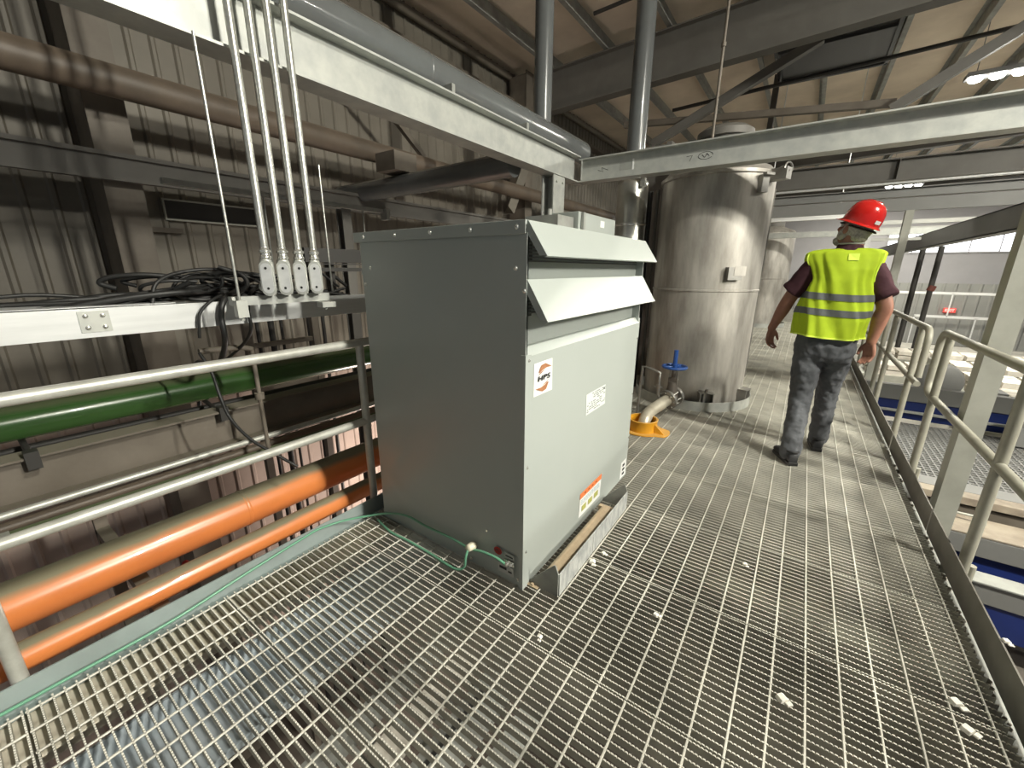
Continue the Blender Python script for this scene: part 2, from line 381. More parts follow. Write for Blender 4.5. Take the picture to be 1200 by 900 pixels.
# wall girts and pipes on the left
m = MB(); m.prism([(-4.5, 2.07), (-4.44, 2.07), (-4.44, 2.10), (-4.47, 2.10), (-4.47, 2.24), (-4.44, 2.24), (-4.44, 2.27), (-4.5, 2.27)], 1, -3.5, 21)
tag(m.build('wall_girt', STEEL), 'long grey channel running level along the left wall', 'girt')
m = MB(); m.tube([(-4.25, -3.5, 2.70), (-4.25, 21, 2.70)], .105, 24)
tag(m.build('wall_pipe', BROWNPIPE), 'large dusty brown pipe running high along the left wall', 'pipe')
m = MB(); m.tube([(-4.9, 3.3, 2.30), (-3.4, 3.3, 2.31), (-2.30, 3.3, 2.33)], .105, 24)
tag(m.build('branch_pipe', GREYPIPE), 'grey painted pipe slanting under the long galvanised beam', 'pipe')
m = MB(); m.box(-3.95, -3.65, 3.1, 3.4, 2.42, 2.6); tag(m.build('pipe_support_block', BROWNSTEEL), 'dark steel block holding the slanting grey pipe', 'block')
bar((-4.4, 3.2, 3.6), (-4.4, 4.3, 2.8), .06, 'wall_brace', BROWNSTEEL, 'thin diagonal rod on the left wall above the brown pipe', 'brace')
bar((-4.4, 6.1, 2.4), (-4.4, 7.0, 3.9), .2, 'wall_brace', WALLM, 'wide pale diagonal brace on the left wall', 'brace')
m = MB()
for a in ((1.47, 2.36, 1.855, 1.87), (1.47, 2.36, 2.03, 2.045), (1.47, 1.485, 1.87, 2.03), (2.345, 2.36, 1.87, 2.03)): m.box(-4.98, -4.955, *a)
tag(m.build('wall_vent', COLM), 'long narrow dark opening in the left wall behind the conduits', 'vent')
m = MB(); m.box(-4.975, -4.965, 1.485, 2.345, 1.87, 2.03); m.build('vent_opening', IRON, C.objects['wall_vent'])
m = MB(); m.box(-4.98, -4.93, 1.26, 1.58, 1.74, 1.785); tag(m.build('wall_ledge', BROWNSTEEL), 'short brown ledge on the left wall below the narrow opening', 'ledge')
# channel frames under the girt
m = MB(); m.box(-4.0, -3.95, 1.2, 3.2, 2.02, 2.06); m.box(-4.0, -3.9, 3.15, 3.2, 1.95, 2.06)
for y in (1.9, 2.9): m.tube([(-3.97, y, 1.3), (-3.97, y, 2.03)], .007, 6)
tag(m.build('strut_rack', GALVD), 'thin strut rack hung on rods in front of the left wall', 'rack')
m = MB(); ibeam_z(m, -3.9, 2.62, -4.2, 2.0, .1, .1, .008); tag(m.build('rack_post', STEEL), 'slim dark post standing behind the right end of the cable tray', 'post')
m = MB()
for y in (1.55, 2.15): m.box(-3.9, -3.84, y-.03, y+.03, -4.2, 1.1)
for z in (-.6, -.1, .35, .75, 1.02): m.box(-3.9, -3.86, 1.55, 2.15, z, z+.04)
tag(m.build('pipe_rack_frame', BROWNSTEEL), 'brown ladder frame below the cable tray', 'rack')
m = MB()
for y, r in ((1.72, .025), (1.82, .018), (1.95, .03), (2.05, .015), (2.35, .035), (2.5, .02), (2.95, .03)): m.tube([(-4.3, y, -4.2), (-4.3, y, 1.15)], r, 8)
tag(m.build('riser_pipes', IRON), 'cluster of thin dark riser pipes on the left wall below the cable tray', 'pipes')
bpy.context.view_layer.update()
C.objects['riser_pipes']['kind'] = 'stuff'

# ------------------------------------------------------------------ steel grating walkway
FX0, FX1 = -1.925, .775
def grating_mesh(serr, x0=FX0, x1=FX1, n=21, pitch=.0294, width=.597):
    m = MB(); t = .0024; dp = .032
    for k in range(n):
        y = .0052 + k*pitch
        if serr:
            p = .0118; nt_ = int((x1-x0)/p); vs = []; fs = []
            prof = []
            for i in range(nt_):
                xx = x0 + i*p
                prof += [(xx, 0), (xx+p*.55, 0), (xx+p*.78, -.0042)]
            prof.append((x1, 0))
            for (xx, zz) in prof:
                vs += [(xx, y-t, zz), (xx, y+t, zz), (xx, y-t, -dp), (xx, y+t, -dp)]
            for i in range(len(prof)-1):
                a = 4*i; b = a+4
                fs += [(a, a+1, b+1, b), (a, b, b+2, a+2), (a+1, a+3, b+3, b+1)]
            m.add(vs, fs)
        else: m.box(x0, x1, y-t, y+t, -dp, 0)
    return m
def rods_mesh(x0=FX0, x1=FX1, width=.595):
    m = MB(); x = .736
    xs = []
    while x > x0+.01: xs.append(x); x -= .1016
    for x in xs:
        m.tube([(x, .0, -.0035), (x, width+.001, -.0035)], .0042, 6)
    return m
fl = bpy.data.objects.new('floor', None); C.objects.link(fl); fl['kind'] = 'structure'
gs = grating_mesh(True).build('grating_panel', GRATE); gr = rods_mesh().build('cross_rods', GRATE); gp = grating_mesh(False).build('grating_panel', GRATE)
first = {}
y0 = 1.098 - .600*4
k = 0
while True:
    y = y0 + .600*k
    if y > 19: break
    src = gs if y < 2.8 else gp
    o = src if src not in first else src.copy()
    if src in first: C.objects.link(o)
    first[src] = 1
    o.location = (0, y, 0); o.parent = fl
    r = gr if k == 0 else gr.copy()
    if k: C.objects.link(r)
    r.parent = o
    k += 1
# steel under the walkway
m = MB()
m.box(-1.985, -1.715, -2, 19, -.044, -.036); m.box(-1.985, -1.977, -2, 19, -.3, -.034)
PALE = mat('pale_tan_steel', (.60,.55,.45), .6, .05, nscale=4, col2=(.50,.46,.37))
tag(m.build('edge_channel', PALE), 'pale edge channel with a wide flange under the left side of the walkway', 'channel')
m = MB(); m.box(.74, .83, -2, 19, -.042, -.034); m.box(.822, .83, -2, 19, -.28, -.034)
tag(m.build('edge_channel', GALVD), 'galvanised edge channel under the right side of the walkway', 'channel')
for i, y in enumerate((-.6, 1.9, 4.35, 6.9, 9.4, 12, 15)):
    m = MB(); ibeam_x(m, y, -.32, -.043, -1.9, .75, .14)
    tag(m.build('floor_beam', GALVD), 'galvanised cross beam under the grating, ' + ['below the nearest panels', 'below the cabinet', 'in front of the near tank', 'beyond the near tank', 'midway to the far tank', 'by the far tank', 'past the far tank'][i], 'beam', 'cross beams under the walkway')
m = MB(); m.box(-1.74, -1.42, -2, 4.2, -.25, -.24); m.box(-1.75, -1.74, -2, 4.2, -.25, -.15); m.box(-1.42, -1.41, -2, 4.2, -.25, -.22)
m2 = m.build('under_duct', mat('blue_grey_steel', (.46,.51,.55), .45, .1, nscale=3, col2=(.33,.38,.41))); tag(m2, 'blue grey steel trough seen through the grating along the left side', 'trough')
# pale machinery seen through the grating
m = MB(); m.box(-1.36, -1.30, -1.2, 1.4, -.60, -.5); m.box(-1.0, -.96, -1.2, 1.4, -.62, -.5)
for k in range(40): m.box(-1.30, -1.0, -1.15+k*.064, -1.13+k*.064, -.58, -.575)
tag(m.build('under_conveyor', GALVD), 'grey conveyor bed seen through the grating in the foreground', 'conveyor')
for k in range(9):
    m = MB(); yy = -.75 + k*.235
    m.box(-1.20, -1.08, yy, yy+.13, -.575, -.53)
    tag(m.build('pale_block', BRICK), 'pale block on the conveyor bed under the foreground grating, ' + ['nearest the viewer', 'second from the viewer', 'third from the viewer', 'fourth from the viewer', 'middle one of the row', 'fourth from the cabinet', 'third from the cabinet', 'second from the cabinet', 'closest to the cabinet'][k], 'block', 'pale blocks on the conveyor under the grating')
m = MB()
for x in (-.90, -.73): m.box(x, x+.10, -.9, 1.15, -.46, -.42)
tag(m.build('conveyor_rail', GALV), 'pair of pale rails seen through the foreground grating', 'rails')
# toe plates
m = MB(); m.box(-1.976, -1.970, -2, 19, -.03, .072); m.box(-1.969, -1.93, -2, 19, -.031, -.026)
tag(m.build('toe_plate', mat('toe_plate_paint', (.34,.40,.39), .5, .15, nscale=4, col2=(.27,.31,.30))), 'grey-green kick plate along the left edge of the walkway', 'kick plate')
TP = mat('dark_toe_plate', (.20,.19,.165), .55, .2, nscale=6, col2=(.15,.14,.12))
m = MB(); m.box(.800, .806, .2, 3.05, -.02, .118); tag(m.build('toe_plate', TP), 'nearest grey kick plate at the right edge of the walkway', 'kick plate')
m = MB(); m.box(.800, .806, 3.07, 4.42, -.02, .118); tag(m.build('toe_plate', TP), 'kick plate at the foot of the right rail beside the man', 'kick plate')
m = MB(); m.box(.800, .806, 4.46, 19, -.02, .118); tag(m.build('toe_plate', TP), 'furthest kick plate under the right rail beyond the rail gap', 'kick plate')

# ------------------------------------------------------------------ transformer cabinet
cab = empty('transformer_cabinet', 'big grey vented transformer cabinet standing on the grating', 'transformer', (-1.35, 1.313, 0))
X0, X1, Y0, Y1, ZT, ZB = -1.847, -.854, 1.313, 2.66, 1.600, .006
m = MB()   # side panel (faces camera) cross-broken sheet with a dent
nx, nz = 40, 56; vs = []; fs = []
for j in range(nz+1):
    for i in range(nx+1):
        u, v = i/nx, j/nz
        x = X0+.004 + (X1-X0-.008)*u; z = ZB + (ZT-.04-ZB)*v
        d = min(u, 1-u, v*1.45, (1-v)*1.45)
        off = -.016*min(d/.5, 1)
        a = (u-.20)*1.0; b = (v-.30)*1.6
        ridge = (a*.8-b*.6); al = (a*.6+b*.8)
        off -= .013*math.exp(-((al)/.15)**2)*math.exp(-(ridge/.03)**2)
        off -= .009*math.exp(-(((u-.16)*.5+(v-.16)*1.2)/.03)**2)*math.exp(-((u-.2)/.14)**2)
        off -= .004*math.exp(-((u-.5)/.25)**2-((v-.5)/.3)**2)
        vs.append((x, Y0+off if 0 < i < nx and 0 < j < nz else Y0, z))
for j in range(nz):
    for i in range(nx):
        a = j*(nx+1)+i; fs.append((a, a+1, a+nx+2, a+nx+1))
m.add(vs, fs, True)
m.build('side_panel', CAB, cab)
m = MB(); m.box(X0, X1, Y0+.004, Y0+.012, ZB, ZT-.04)
m.box(X1-.014, X1, Y0-.0005, Y0+.012, ZB, ZT-.04)                     # corner fold
m.build('side_panel_fold', CAB, cab)
m = MB(); m.box(X0, X1, Y1-.012, Y1, ZB, ZT-.04); m.build('end_panel', CAB, cab)
m = MB(); m.box(X0, X0+.012, Y0+.012, Y1-.012, ZB, ZT-.24); m.box(X0+.03, X0+.04, Y0+.012, Y1-.012, ZT-.24, ZT-.04); m.build('back_panel', CAB, cab)
m = MB()   # back hood (left side), small
m.prism([(X0, ZT-.045), (X0-.05, ZT-.2), (X0-.044, ZT-.2), (X0+.01, ZT-.045)], 1, Y0+.03, Y1-.03); m.build('hood', CAB, cab)
m = MB(); m.prism([(X0-.03, ZT-.045), (X0-.03, ZT), (X1-.004, ZT+.004), (X1-.004, ZT-.012), (X0-.015, ZT-.012), (X0-.015, ZT-.045)], 1, Y0-.008, Y1+.008)
m.prism([(X0-.03, ZT-.045), (X1-.001, ZT-.045), (X1-.001, ZT+.004), (X0-.03, ZT)], 1, Y0-.011, Y0-.008)
m.build('lid', CAB, cab, bevel=.003)
# recessed upper face
m = MB(); m.box(X1-.055, X1-.045, Y0+.012, Y1-.012, 1.09, ZT-.045); m.build('recessed_panel', CAB, cab)
m = MB(); m.box(X1-.045, X1-.040, Y0+.012, Y0+.10, 1.46, ZT-.05); m.box(X1-.045, X1-.040, Y0+.012, Y0+.10, 1.25, 1.37); m.build('louver_opening', BLACK, cab)
for zz in (1.47, 1.27):
    m = MB()
    for k in range(7): m.box(X1-.044, X1-.036, Y0+.03, Y1-.03, zz-.01+k*.013, zz-.004+k*.013)
    m.build('louver_slats', CABIN, cab)
def hood(z0, z1, out, lab=None, turn=.02):
    m = MB(); ya, yb = Y0+.003, Y1-.010
    xo = X1+out
    m.prism([(X1-.004, z1), (X1+.001, z1+.003), (xo, z0), (xo-.012, z0-.004), (xo-.014, z0-.001), (xo-.005, z0+.002)], 1, ya, yb)
    for yy in (ya, yb-.003):
        m.prism([(X1-.028, z1-.004), (X1-.002, z1-.002), (xo-.006, z0+.002), (xo-.034, z0+.002)], 1, yy, yy+.003)
    return m.build('hood', CAB, cab)
hood(1.478, 1.600, .085); hood(1.243, 1.392, .095)
m = MB()   # lower door panel: flat cross-broken with bevelled top lip
ya, yb = Y0+.003, Y1-.004; n1, n2 = 36, 36; vs = []; fs = []
for j in range(n2+1):
    for i in range(n1+1):
        u, v = i/n1, j/n2; d = min(u, 1-u, v, 1-v)
        vs.append((X1+.005+.013*min(d/.5, 1), ya+(yb-ya)*u, ZB+(1.100-ZB)*v))
for j in range(n2):
    for i in range(n1):
        a = j*(n1+1)+i; fs.append((a, a+1, a+n1+2, a+n1+1))
m.add(vs, fs, True)
m.box(X1-.03, X1+.0045, ya, ya+.004, ZB, 1.1); m.box(X1-.03, X1+.0045, yb-.004, yb, ZB, 1.1); m.box(X1-.02, X1-.002, ya, yb, ZB, ZB+.003)
m.prism([(X1+.005, 1.100), (X1-.022, 1.134), (X1-.05, 1.134), (X1-.05, 1.130), (X1-.024, 1.130), (X1, 1.098)], 1, ya, yb)
m.build('front_panel', CAB, cab)
m = MB(); m.box(X1+.006, X1+.010, Y0-.010, Y0+.028, ZB, 1.108); m.box(X1-.012, X1+.010, Y0-.014, Y0-.010, ZB, 1.108); m.build('corner_strip', CAB, cab)
def screws(pts, nrm, r=.007):
    for p in pts:
        m = MB(); ax = Vector(nrm).to_track_quat('Z', 'Y').to_matrix().to_4x4()
        m.lathe([(r*1.35, 0), (r*1.35, .0015), (r, .002), (r*.85, .005), (0, .0065)], p, 10, axis=ax)
        m.build('screw', SCREW, cab)
screws([(-1.795,Y0-.011,1.578),(-1.563,Y0-.011,1.579),(-1.338,Y0-.011,1.58),(-1.115,Y0-.011,1.58),(-.892,Y0-.011,1.58),(-.901,Y0-.004,1.436),(-.862,Y0-.002,1.353),(-1.771,Y0-.002,1.434),(-1.823,Y0-.001,1.355),(-1.055,Y0-.004,.235),(-.875,Y0-.002,.04),(-1.16,Y0-.003,.03)], (0,-1,0))
m = MB(); m.box(X1-.03, X1+.004, Y1-.003, Y1+.016, 1.0, 1.13); m.build('latch', CAB, cab, bevel=.006)
screws([(X1+.010,Y0+.010,1.085),(X1+.010,Y0+.010,.62),(X1+.010,Y0+.010,.2),(X1+.006,Y1-.02,1.0),(X1+.006,Y1-.02,.62),(X1+.006,Y1-.02,.3)], (1,0,0), .005)
# base: channel feet, tan core member, scuffed base plates
m = MB(); m.box(X1-.06, X1-.05, Y0+.02, Y1, 0, .12); m.box(X0+.05, X0+.06, Y0+.02, Y1, 0, .12); m.box(X0+.03, X1-.03, Y0+.015, Y0+.02, .0, .022); m.build('base_frame', CABIN, cab)
m = MB(); m.tube([(X1+.098, 1.39, .056), (X1+.098, 2.06, .056)], .033, 16); m.box(X1+.05, X1+.14, 2.06, 2.085, .02, .075); m.build('core_bar', TAN, cab)
for yy in (1.365, 2.24):
    m = MB(); m.prism([(X1-.01, .0), (X1+.135, .158), (X1+.142, .156), (X1+.157, .118), (X1+.157, .0)], 1, yy, yy+.006); m.build('foot_gusset', GALVD, cab)
for (ya, yb) in ((1.37, 1.73), (1.733, 2.235)):
    m = MB(); m.box(X1+.157, X1+.163, ya, yb, 0.002, .118); m.build('base_plate', GREYPL, cab)
m = MB(); m.box(X1, X1+.06, 1.345, 1.365, .001, .006); m.tube([(X1+.03, 1.355, .006), (X1+.03, 1.355, .016)], .008, 6); m.build('clip', TAN, cab)

def text(s, size, mat_, M_, parent, name='lettering', shear=0, sx=1, bold=0, extrude=.0004):
    cu = bpy.data.curves.new(name, 'FONT'); cu.body = s; cu.size = size; cu.extrude = extrude; cu.shear = shear; cu.offset = bold; cu.space_character = 1.0 if s != 'HPS' else 1.15; cu.align_x = 'CENTER'; cu.align_y = 'CENTER'
    to = bpy.data.objects.new('tmp', cu); C.objects.link(to)
    dg = bpy.context.evaluated_depsgraph_get(); me = bpy.data.meshes.new_from_object(to.evaluated_get(dg))
    bpy.data.objects.remove(to); me.materials.clear(); me.materials.append(mat_)
    me.transform(Matrix.Diagonal((sx, 1, 1, 1))); me.transform(M_)
    o = bpy.data.objects.new(name, me); C.objects.link(o)
    if parent: o.parent = parent; o.matrix_parent_inverse = world_inv(parent)
    return o
MXf = Matrix(((0,0,1,0),(1,0,0,0),(0,1,0,0),(0,0,0,1)))     # text facing +X, reading along +Y
MYn = Matrix(((1,0,0,0),(0,0,-1,0),(0,1,0,0),(0,0,0,1)))    # text facing -Y, reading along +X
def on_front(y, z, d=.0165): return Matrix.Translation((X1+d, y, z)) @ MXf
def plate(name, y0, y1, z0, z1, mat_, d=.0145, t=.0008, label=None):
    # follow the slight pyramid of the panel with a tilted plate
    def px(y, z):
        u = (y-(Y0+.003))/(Y1-.004-Y0-.003); v = (z-ZB)/(1.1-ZB); return X1+.005+.013*min(min(u, 1-u, v, 1-v)/.5, 1)
    m = MB(); g = .0012
    c = [(px(y, z)+g, y, z) for y, z in ((y0,z0),(y1,z0),(y1,z1),(y0,z1))]
    c2 = [(p[0]+t, p[1], p[2]) for p in c]
    m.add(c+c2, [(0,1,2,3)[::-1], (4,5,6,7), (0,1,5,4), (1,2,6,5), (2,3,7,6), (3,0,4,7)])
    return m.build(name, mat_, cab, label=label), max(p[0] for p in c2), min(p[0] for p in c2)
st, xa, xb = plate('brand_sticker', 1.366, 1.514, .922, 1.063, WHITE, label='white square maker sticker with bronze arrows')
def surf(y0, z0, y1, z1, pts, mat_, name, parent, xx):
    m = MB(); m.prism([(1.44+(p-1.44)*1.1, q) for p, q in pts], 0, xx, xx+.0008); return m.build(name, mat_, parent)
yc, zc = 1.44, .993
text('HPS', .031, INK, Matrix.Translation((xa+.0018, yc, zc)) @ MXf, st, 'lettering', .12, 1.75, .0008)
surf(0,0,0,0, [(yc-.038, zc+.028), (yc-.020, zc+.056), (yc+.010, zc+.060), (yc+.060, zc+.038), (yc+.02, zc+.040), (yc-.012, zc+.034), (yc-.03, zc+.026)], BRONZE, 'emblem', st, xa)
surf(0,0,0,0, [(yc-.040, zc+.014), (yc-.02, zc+.028), (yc+.01, zc+.034), (yc-.022, zc+.022)], BRONZE, 'emblem', st, xa)
surf(0,0,0,0, [(yc+.038, zc-.028), (yc+.020, zc-.056), (yc-.010, zc-.060), (yc-.060, zc-.038), (yc-.02, zc-.040), (yc+.012, zc-.034), (yc+.03, zc-.026)], BRONZE, 'emblem', st, xa)
surf(0,0,0,0, [(yc+.040, zc-.014), (yc+.02, zc-.028), (yc-.01, zc-.034), (yc+.022, zc-.022)], BRONZE, 'emblem', st, xa)
# rating plate with rows of fine print
st, xa, xb = plate('rating_plate', 1.876, 2.130, .691, .805, mat('rating_plate_white', (.66,.69,.66), .45), label='white printed rating plate')
m = MB()
for r in range(9):
    z = .797 - r*.0115; y = 1.888 + (.06 if r < 2 else 0)
    while y < 2.115:
        l = random.uniform(.01, .035); 
        if random.random() < (.75 if (y > 1.96 or r > 6) else .3): m.box(xa-.0002, xa+.0006, y, min(y+l, 2.12), z-.0028, z+.0022)
        y += l+random.uniform(.006, .02)
m.build('fine_print', mat('grey_print', (.22,.24,.23), .6), st)
m = MB(); m.tube([(xa, 2.105, .79), (xa+.001, 2.105, .79)], .006, 10); m.build('logo_mark', INK, st)
st, xa, xb = plate('warning_label', 1.876, 2.172, .070, .222, WHITE, label='white warning label with an orange header')
m = MB(); m.box(xb-.0002, xa+.0006, 1.876, 2.172, .190, .222); m.build('header_band', ORLAB, st)
m = MB()
for r, z in enumerate((.176, .168, .160, .150)):
    y = 1.89
    while y < 2.15:
        l = random.uniform(.012, .04); m.box(xa-.0002, xa+.0006, y, y+l, z-.0018, z+.0018); y += l+.008
m.build('fine_print', mat('blue_grey_print', (.40,.48,.52), .6), st)
for yy in (1.905, 1.99, 2.075):
    m = MB(); m.box(xa-.0002, xa+.0006, yy, yy+.055, .100, .134); m.build('print_block', OLINK, st)
m = MB()
for k in range(4): m.box(xa-.0002, xa+.0006, 1.93+k*.05, 1.95+k*.05, .202, .210)
m.build('header_print', INK, st)
st, xa, xb = plate('small_label', 2.525, 2.632, .023, .145, WHITE, label='small white label with three dark symbols')
m = MB()
for z in (.115, .083, .05): m.box(xa-.0002, xa+.0006, 2.56, 2.60, z-.009, z+.009)
m.build('symbols', INK, st)
# markings near the ground lug on the camera side
def side_box(name, x0, x1, z0, z1, mat_, d=.013, par=cab): 
    m = MB(); m.box(x0, x1, Y0-d, Y0-d+.001, z0, z1); return m.build(name, mat_, par)
side_box('print_label', -.985, -.895, .050, .098, SILV); side_box('print_label', -.945, -.892, .142, .168, SILV)
m = MB(); m.box(-.975, -.935, Y0-.0146, Y0-.013, .072, .085); m.box(-.925, -.905, Y0-.0146, Y0-.013, .066, .074); m.box(-.94, -.9, Y0-.0146, Y0-.013, .15, .156); m.build('fine_print', INK, cab)
m = MB(); m.prism([(-.985+.02*math.cos(a*PI/6)*1.15, .158+.02*math.sin(a*PI/6)) for a in range(12)], 1, Y0-.014, Y0-.0125); rm = m.build('red_mark', REDM, cab)
text('M2', .022, INK, Matrix.Translation((-.985, Y0-.0146, .158)) @ MYn, rm, 'lettering')
m = MB(); m.box(-.945, -.892, Y0-.018, Y0-.012, .108, .135); m.tube([(-.925, Y0-.018, .12), (-.925, Y0-.034, .12)], .009, 8); m.tube([(-.905, Y0-.018, .12), (-.905, Y0-.03, .12)], .006, 6); m.build('ground_lug', SCREW, cab)
m = MB(); ax = Vector((0,-1,.25)).to_track_quat('Z', 'Y').to_matrix().to_4x4()
m.lathe([(.016, 0), (.016, .012), (.021, .013), (.021, .03), (.018, .034), (.018, .05), (.011, .056)], (-1.128, Y0-.012, .125), 14, axis=ax); m.build('cable_gland', NYLON, cab)
# ground wires
def wire(pts, r, label, mt=WIREG, n=8):
    m = MB(); m.tube(catmull(pts, n), r, 8); return tag(m.build('ground_wire', mt), label, 'wire')
wire([(-.93,Y0-.03,.12), (-.98,Y0-.036,.137), (-1.06,Y0-.04,.135), (-1.14,Y0-.04,.118), (-1.27,Y0-.03,.115), (-1.45,Y0-.03,.11), (-1.6,Y0-.03,.115), (-1.74,1.27,.085), (-1.86,1.22,.05), (-1.94,1.1,.05), (-1.962,.98,.06)
     ,(-1.962,.9,.058), (-1.955,.6,.035), (-1.945,.3,.008), (-1.948,0,.006), (-1.95,-.3,.006), (-1.95,-.8,.006), (-1.95,-1.5,.006)], .0062, 'green ground wire running from the lug along the left kick plate')
wire([(-1.128,Y0-.055,.140), (-1.128,Y0-.08,.10), (-1.14,1.235,.04), (-1.17,1.225,.014), (-1.23,1.222,.008), (-1.38,1.232,.007), (-1.55,1.235,.007), (-1.68,1.23,.007), (-1.79,1.25,.007), (-1.84,1.262,.008)], .0065, 'green ground wire looping from the cream gland onto the grating')

# ------------------------------------------------------------------ guard rails
def rail_tube(parent, pts, mt, name, r=.0225): 
    m = MB(); m.tube(pts, r, 18); return m.build(name, mt, parent)
gl = empty('guard_rail', 'galvanised tubular guard rail along the left side of the walkway', 'railing', (-2.0, 0, 0))
rail_tube(gl, [(-2.0, -2, 1.03), (-2.0, 18, 1.03)], RAIL, 'top_rail', .0235)
rail_tube(gl, [(-2.0, -2, .565), (-2.0, 18, .565)], RAIL, 'mid_rail', .0225)
for y in (-.09, 1.36, 2.8, 4.25, 5.7, 7.2, 8.7, 10.2):
    rail_tube(gl, [(-2.0, y, -.2), (-2.0, y, 1.02)], RAIL, 'post', .0225)
XR = .868
grn = empty('guard_rail', 'near section of the right guard rail with a rounded closed end', 'railing', (XR, 3, 0))
def corner(y, z, r, a0, a1): return [(XR, y+r*math.cos(math.radians(a0+(a1-a0)*i/6)), z+r*math.sin(math.radians(a0+(a1-a0)*i/6))) for i in range(7)]
rail_tube(grn, [(XR, .2, 1.015)] + corner(4.18-.1, 1.015-.1, .1, 90, 0) + corner(4.18-.1, .565+.1, .1, 0, -90) + [(XR, .2, .565)], RAILR, 'rail_loop', .0235)
for y in (.9, 2.70, 3.97): rail_tube(grn, [(XR, y, -.14), (XR, y, 1.0)], RAILR, 'post', .0235)
for y in (2.70, 3.97):
    m = MB(); m.box(.806, XR-.015, y-.04, y+.04, -.12, -.02); m.tube([(XR+.035, y+.02, -.12), (XR+.035, y+.02, .02)], .018, 12); m.build('post_bracket', RAILR, grn)
grf = empty('guard_rail', 'far section of the right guard rail beyond the gap, next to the man', 'railing', (XR, 6, 0))
rail_tube(grf, [(XR, 13, .99)] + [(XR, p[1], p[2]) for p in corner(4.53+.1, .99-.1, .1, 90, 180)] + [(XR, 4.53, .60)], RAILR, 'rail_loop', .0235)
rail_tube(grf, [(XR, 4.50, .55), (XR, 13, .55)], RAILR, 'mid_rail', .0225)
for y in (4.80, 6.05, 6.5, 8.2, 10.0, 11.8): rail_tube(grf, [(XR, y, -.14), (XR, y, .98)], RAILR, 'post', .0235)

# ------------------------------------------------------------------ pipes and beams outside the left rail
def ypipe(x, z, r, mt, name, label, cat='pipe', y0=-3, y1=16, grp=None, joints=()):
    t = tag(MB().tube([(x, y0, z), (x, y1, z)], r, 40).build(name, mt), label, cat, grp)
    for y in joints:
        m = MB(); m.lathe([(r*.99, -.012), (r*1.025, -.006), (r*1.03, .006), (r*.99, .012)], (x, y, z), 40, axis=Matrix.Rotation(PI/2, 4, 'X')); m.build('weld_joint', mt, t)
    return t
ypipe(-2.43, .108, .102, ORANGE, 'orange_pipe', 'larger and higher of the two orange pipes beyond the left rail', joints=(.80,))
ypipe(-2.165, .036, .056, ORANGE, 'orange_pipe', 'smaller and lower of the two orange pipes, right beside the kick plate')
ypipe(-3.2, .664, .092, GREEN, 'green_pipe', 'large green pipe running behind the left top rail', y1=4.2, joints=(3.0, 3.35))
m = MB(); ibeam_y(m, -3.05, .29, .53, -3, 16, .14); tag(m.build('pipe_rack_beam', BROWNSTEEL), 'dusty brown beam running below the big green pipe', 'beam')
ypipe(-2.85, .325, .018, RAIL, 'thin_pipe', 'thin bright pipe just below the brown beam', grp=None)
ypipe(-2.75, .255, .030, GREEN, 'thin_pipe', 'thin dark green pipe above the left middle rail')
ypipe(-2.95, .225, .03, BROWNPIPE, 'thin_pipe', 'thin dusty brown pipe behind the thin green pipe')
ypipe(-3.35, .475, .02, IRON, 'thin_pipe', 'dark thin pipe just above the brown beam, below the big green pipe')
m = MB(); m.box(-3.08, -2.95, -3, 16, .268, .276); tag(m.build('pipe_tray', GALVD), 'narrow metal ledge below the brown beam', 'ledge')
for y in (.12, .95):
    m = MB(); m.box(-3.02, -2.96, y, y+.05, .47, .56); m.tube([(-3.3, y+.025, .55), (-2.98, y+.025, .50)], .014, 8)
    tag(m.build('pipe_clamp', IRON), 'black clamp on the brown beam ' + ('near the left edge of the view' if y < .5 else 'left of the hanging black cable'), 'clamp')
m = MB(); m.tube([(-2.62, 1.06, .98), (-2.62, 1.06, .30)], .012, 10); m.tube([(-2.62, 1.06, .66), (-2.62, 1.06, .70)], .026, 12); m.tube([(-2.62, .80, .995), (-2.62, 1.0, .99), (-2.62, 1.06, .97)], .016, 8)
tag(m.build('sensor_rod', BROWNSTEEL), 'thin brown rod with a black collar hanging in front of the green pipe', 'rod')
m = MB(); m.tube(catmull([(-2.55, .78, 1.0), (-2.5, .80, .9), (-2.45, .80, .78), (-2.4, .81, .66), (-2.3, .85, .55), (-2.2, .93, .45), (-2.15, 1.0, .37)], 6), .008, 8)
tag(m.build('hanging_cable', BLACK), 'black cable hanging down in front of the green pipe and middle rail', 'cable')
m = MB(); m.tube([(-2.5, -.05, .35), (-2.5, -.05, .62)], .012, 8); m.box(-2.56, -2.44, -.1, 0, .35, .37)
tag(m.build('pipe_hanger', RAIL), 'small hanger plate under the left middle rail', 'hanger')
m = MB(); m.lathe([(.02, -.02), (.05, -.01), (.05, .01), (.02, .02)], (-2.75, .62, -.35), 14, axis=Matrix.Rotation(PI/2, 4, 'Y')); m.tube([(-2.95, .6, -.38), (-2.7, .62, -.35)], .02, 8)
tag(m.build('red_valve', REDM), 'small dark red valve seen between the two orange pipes', 'valve')
for y in (.3, 3.4, 6.5):
    m = MB(); m.box(-3.3, -2.04, y, y+.06, -.14, -.08); m.box(-3.3, -3.24, y, y+.06, -4.2, .29)
    tag(m.build('pipe_bracket', BROWNSTEEL), 'brown bracket arm under the orange pipes, ' + {.3: 'nearest the left edge of the view', 3.4: 'behind the cabinet', 6.5: 'beyond the cabinet'}[y], 'bracket', 'bracket arms carrying the pipes')
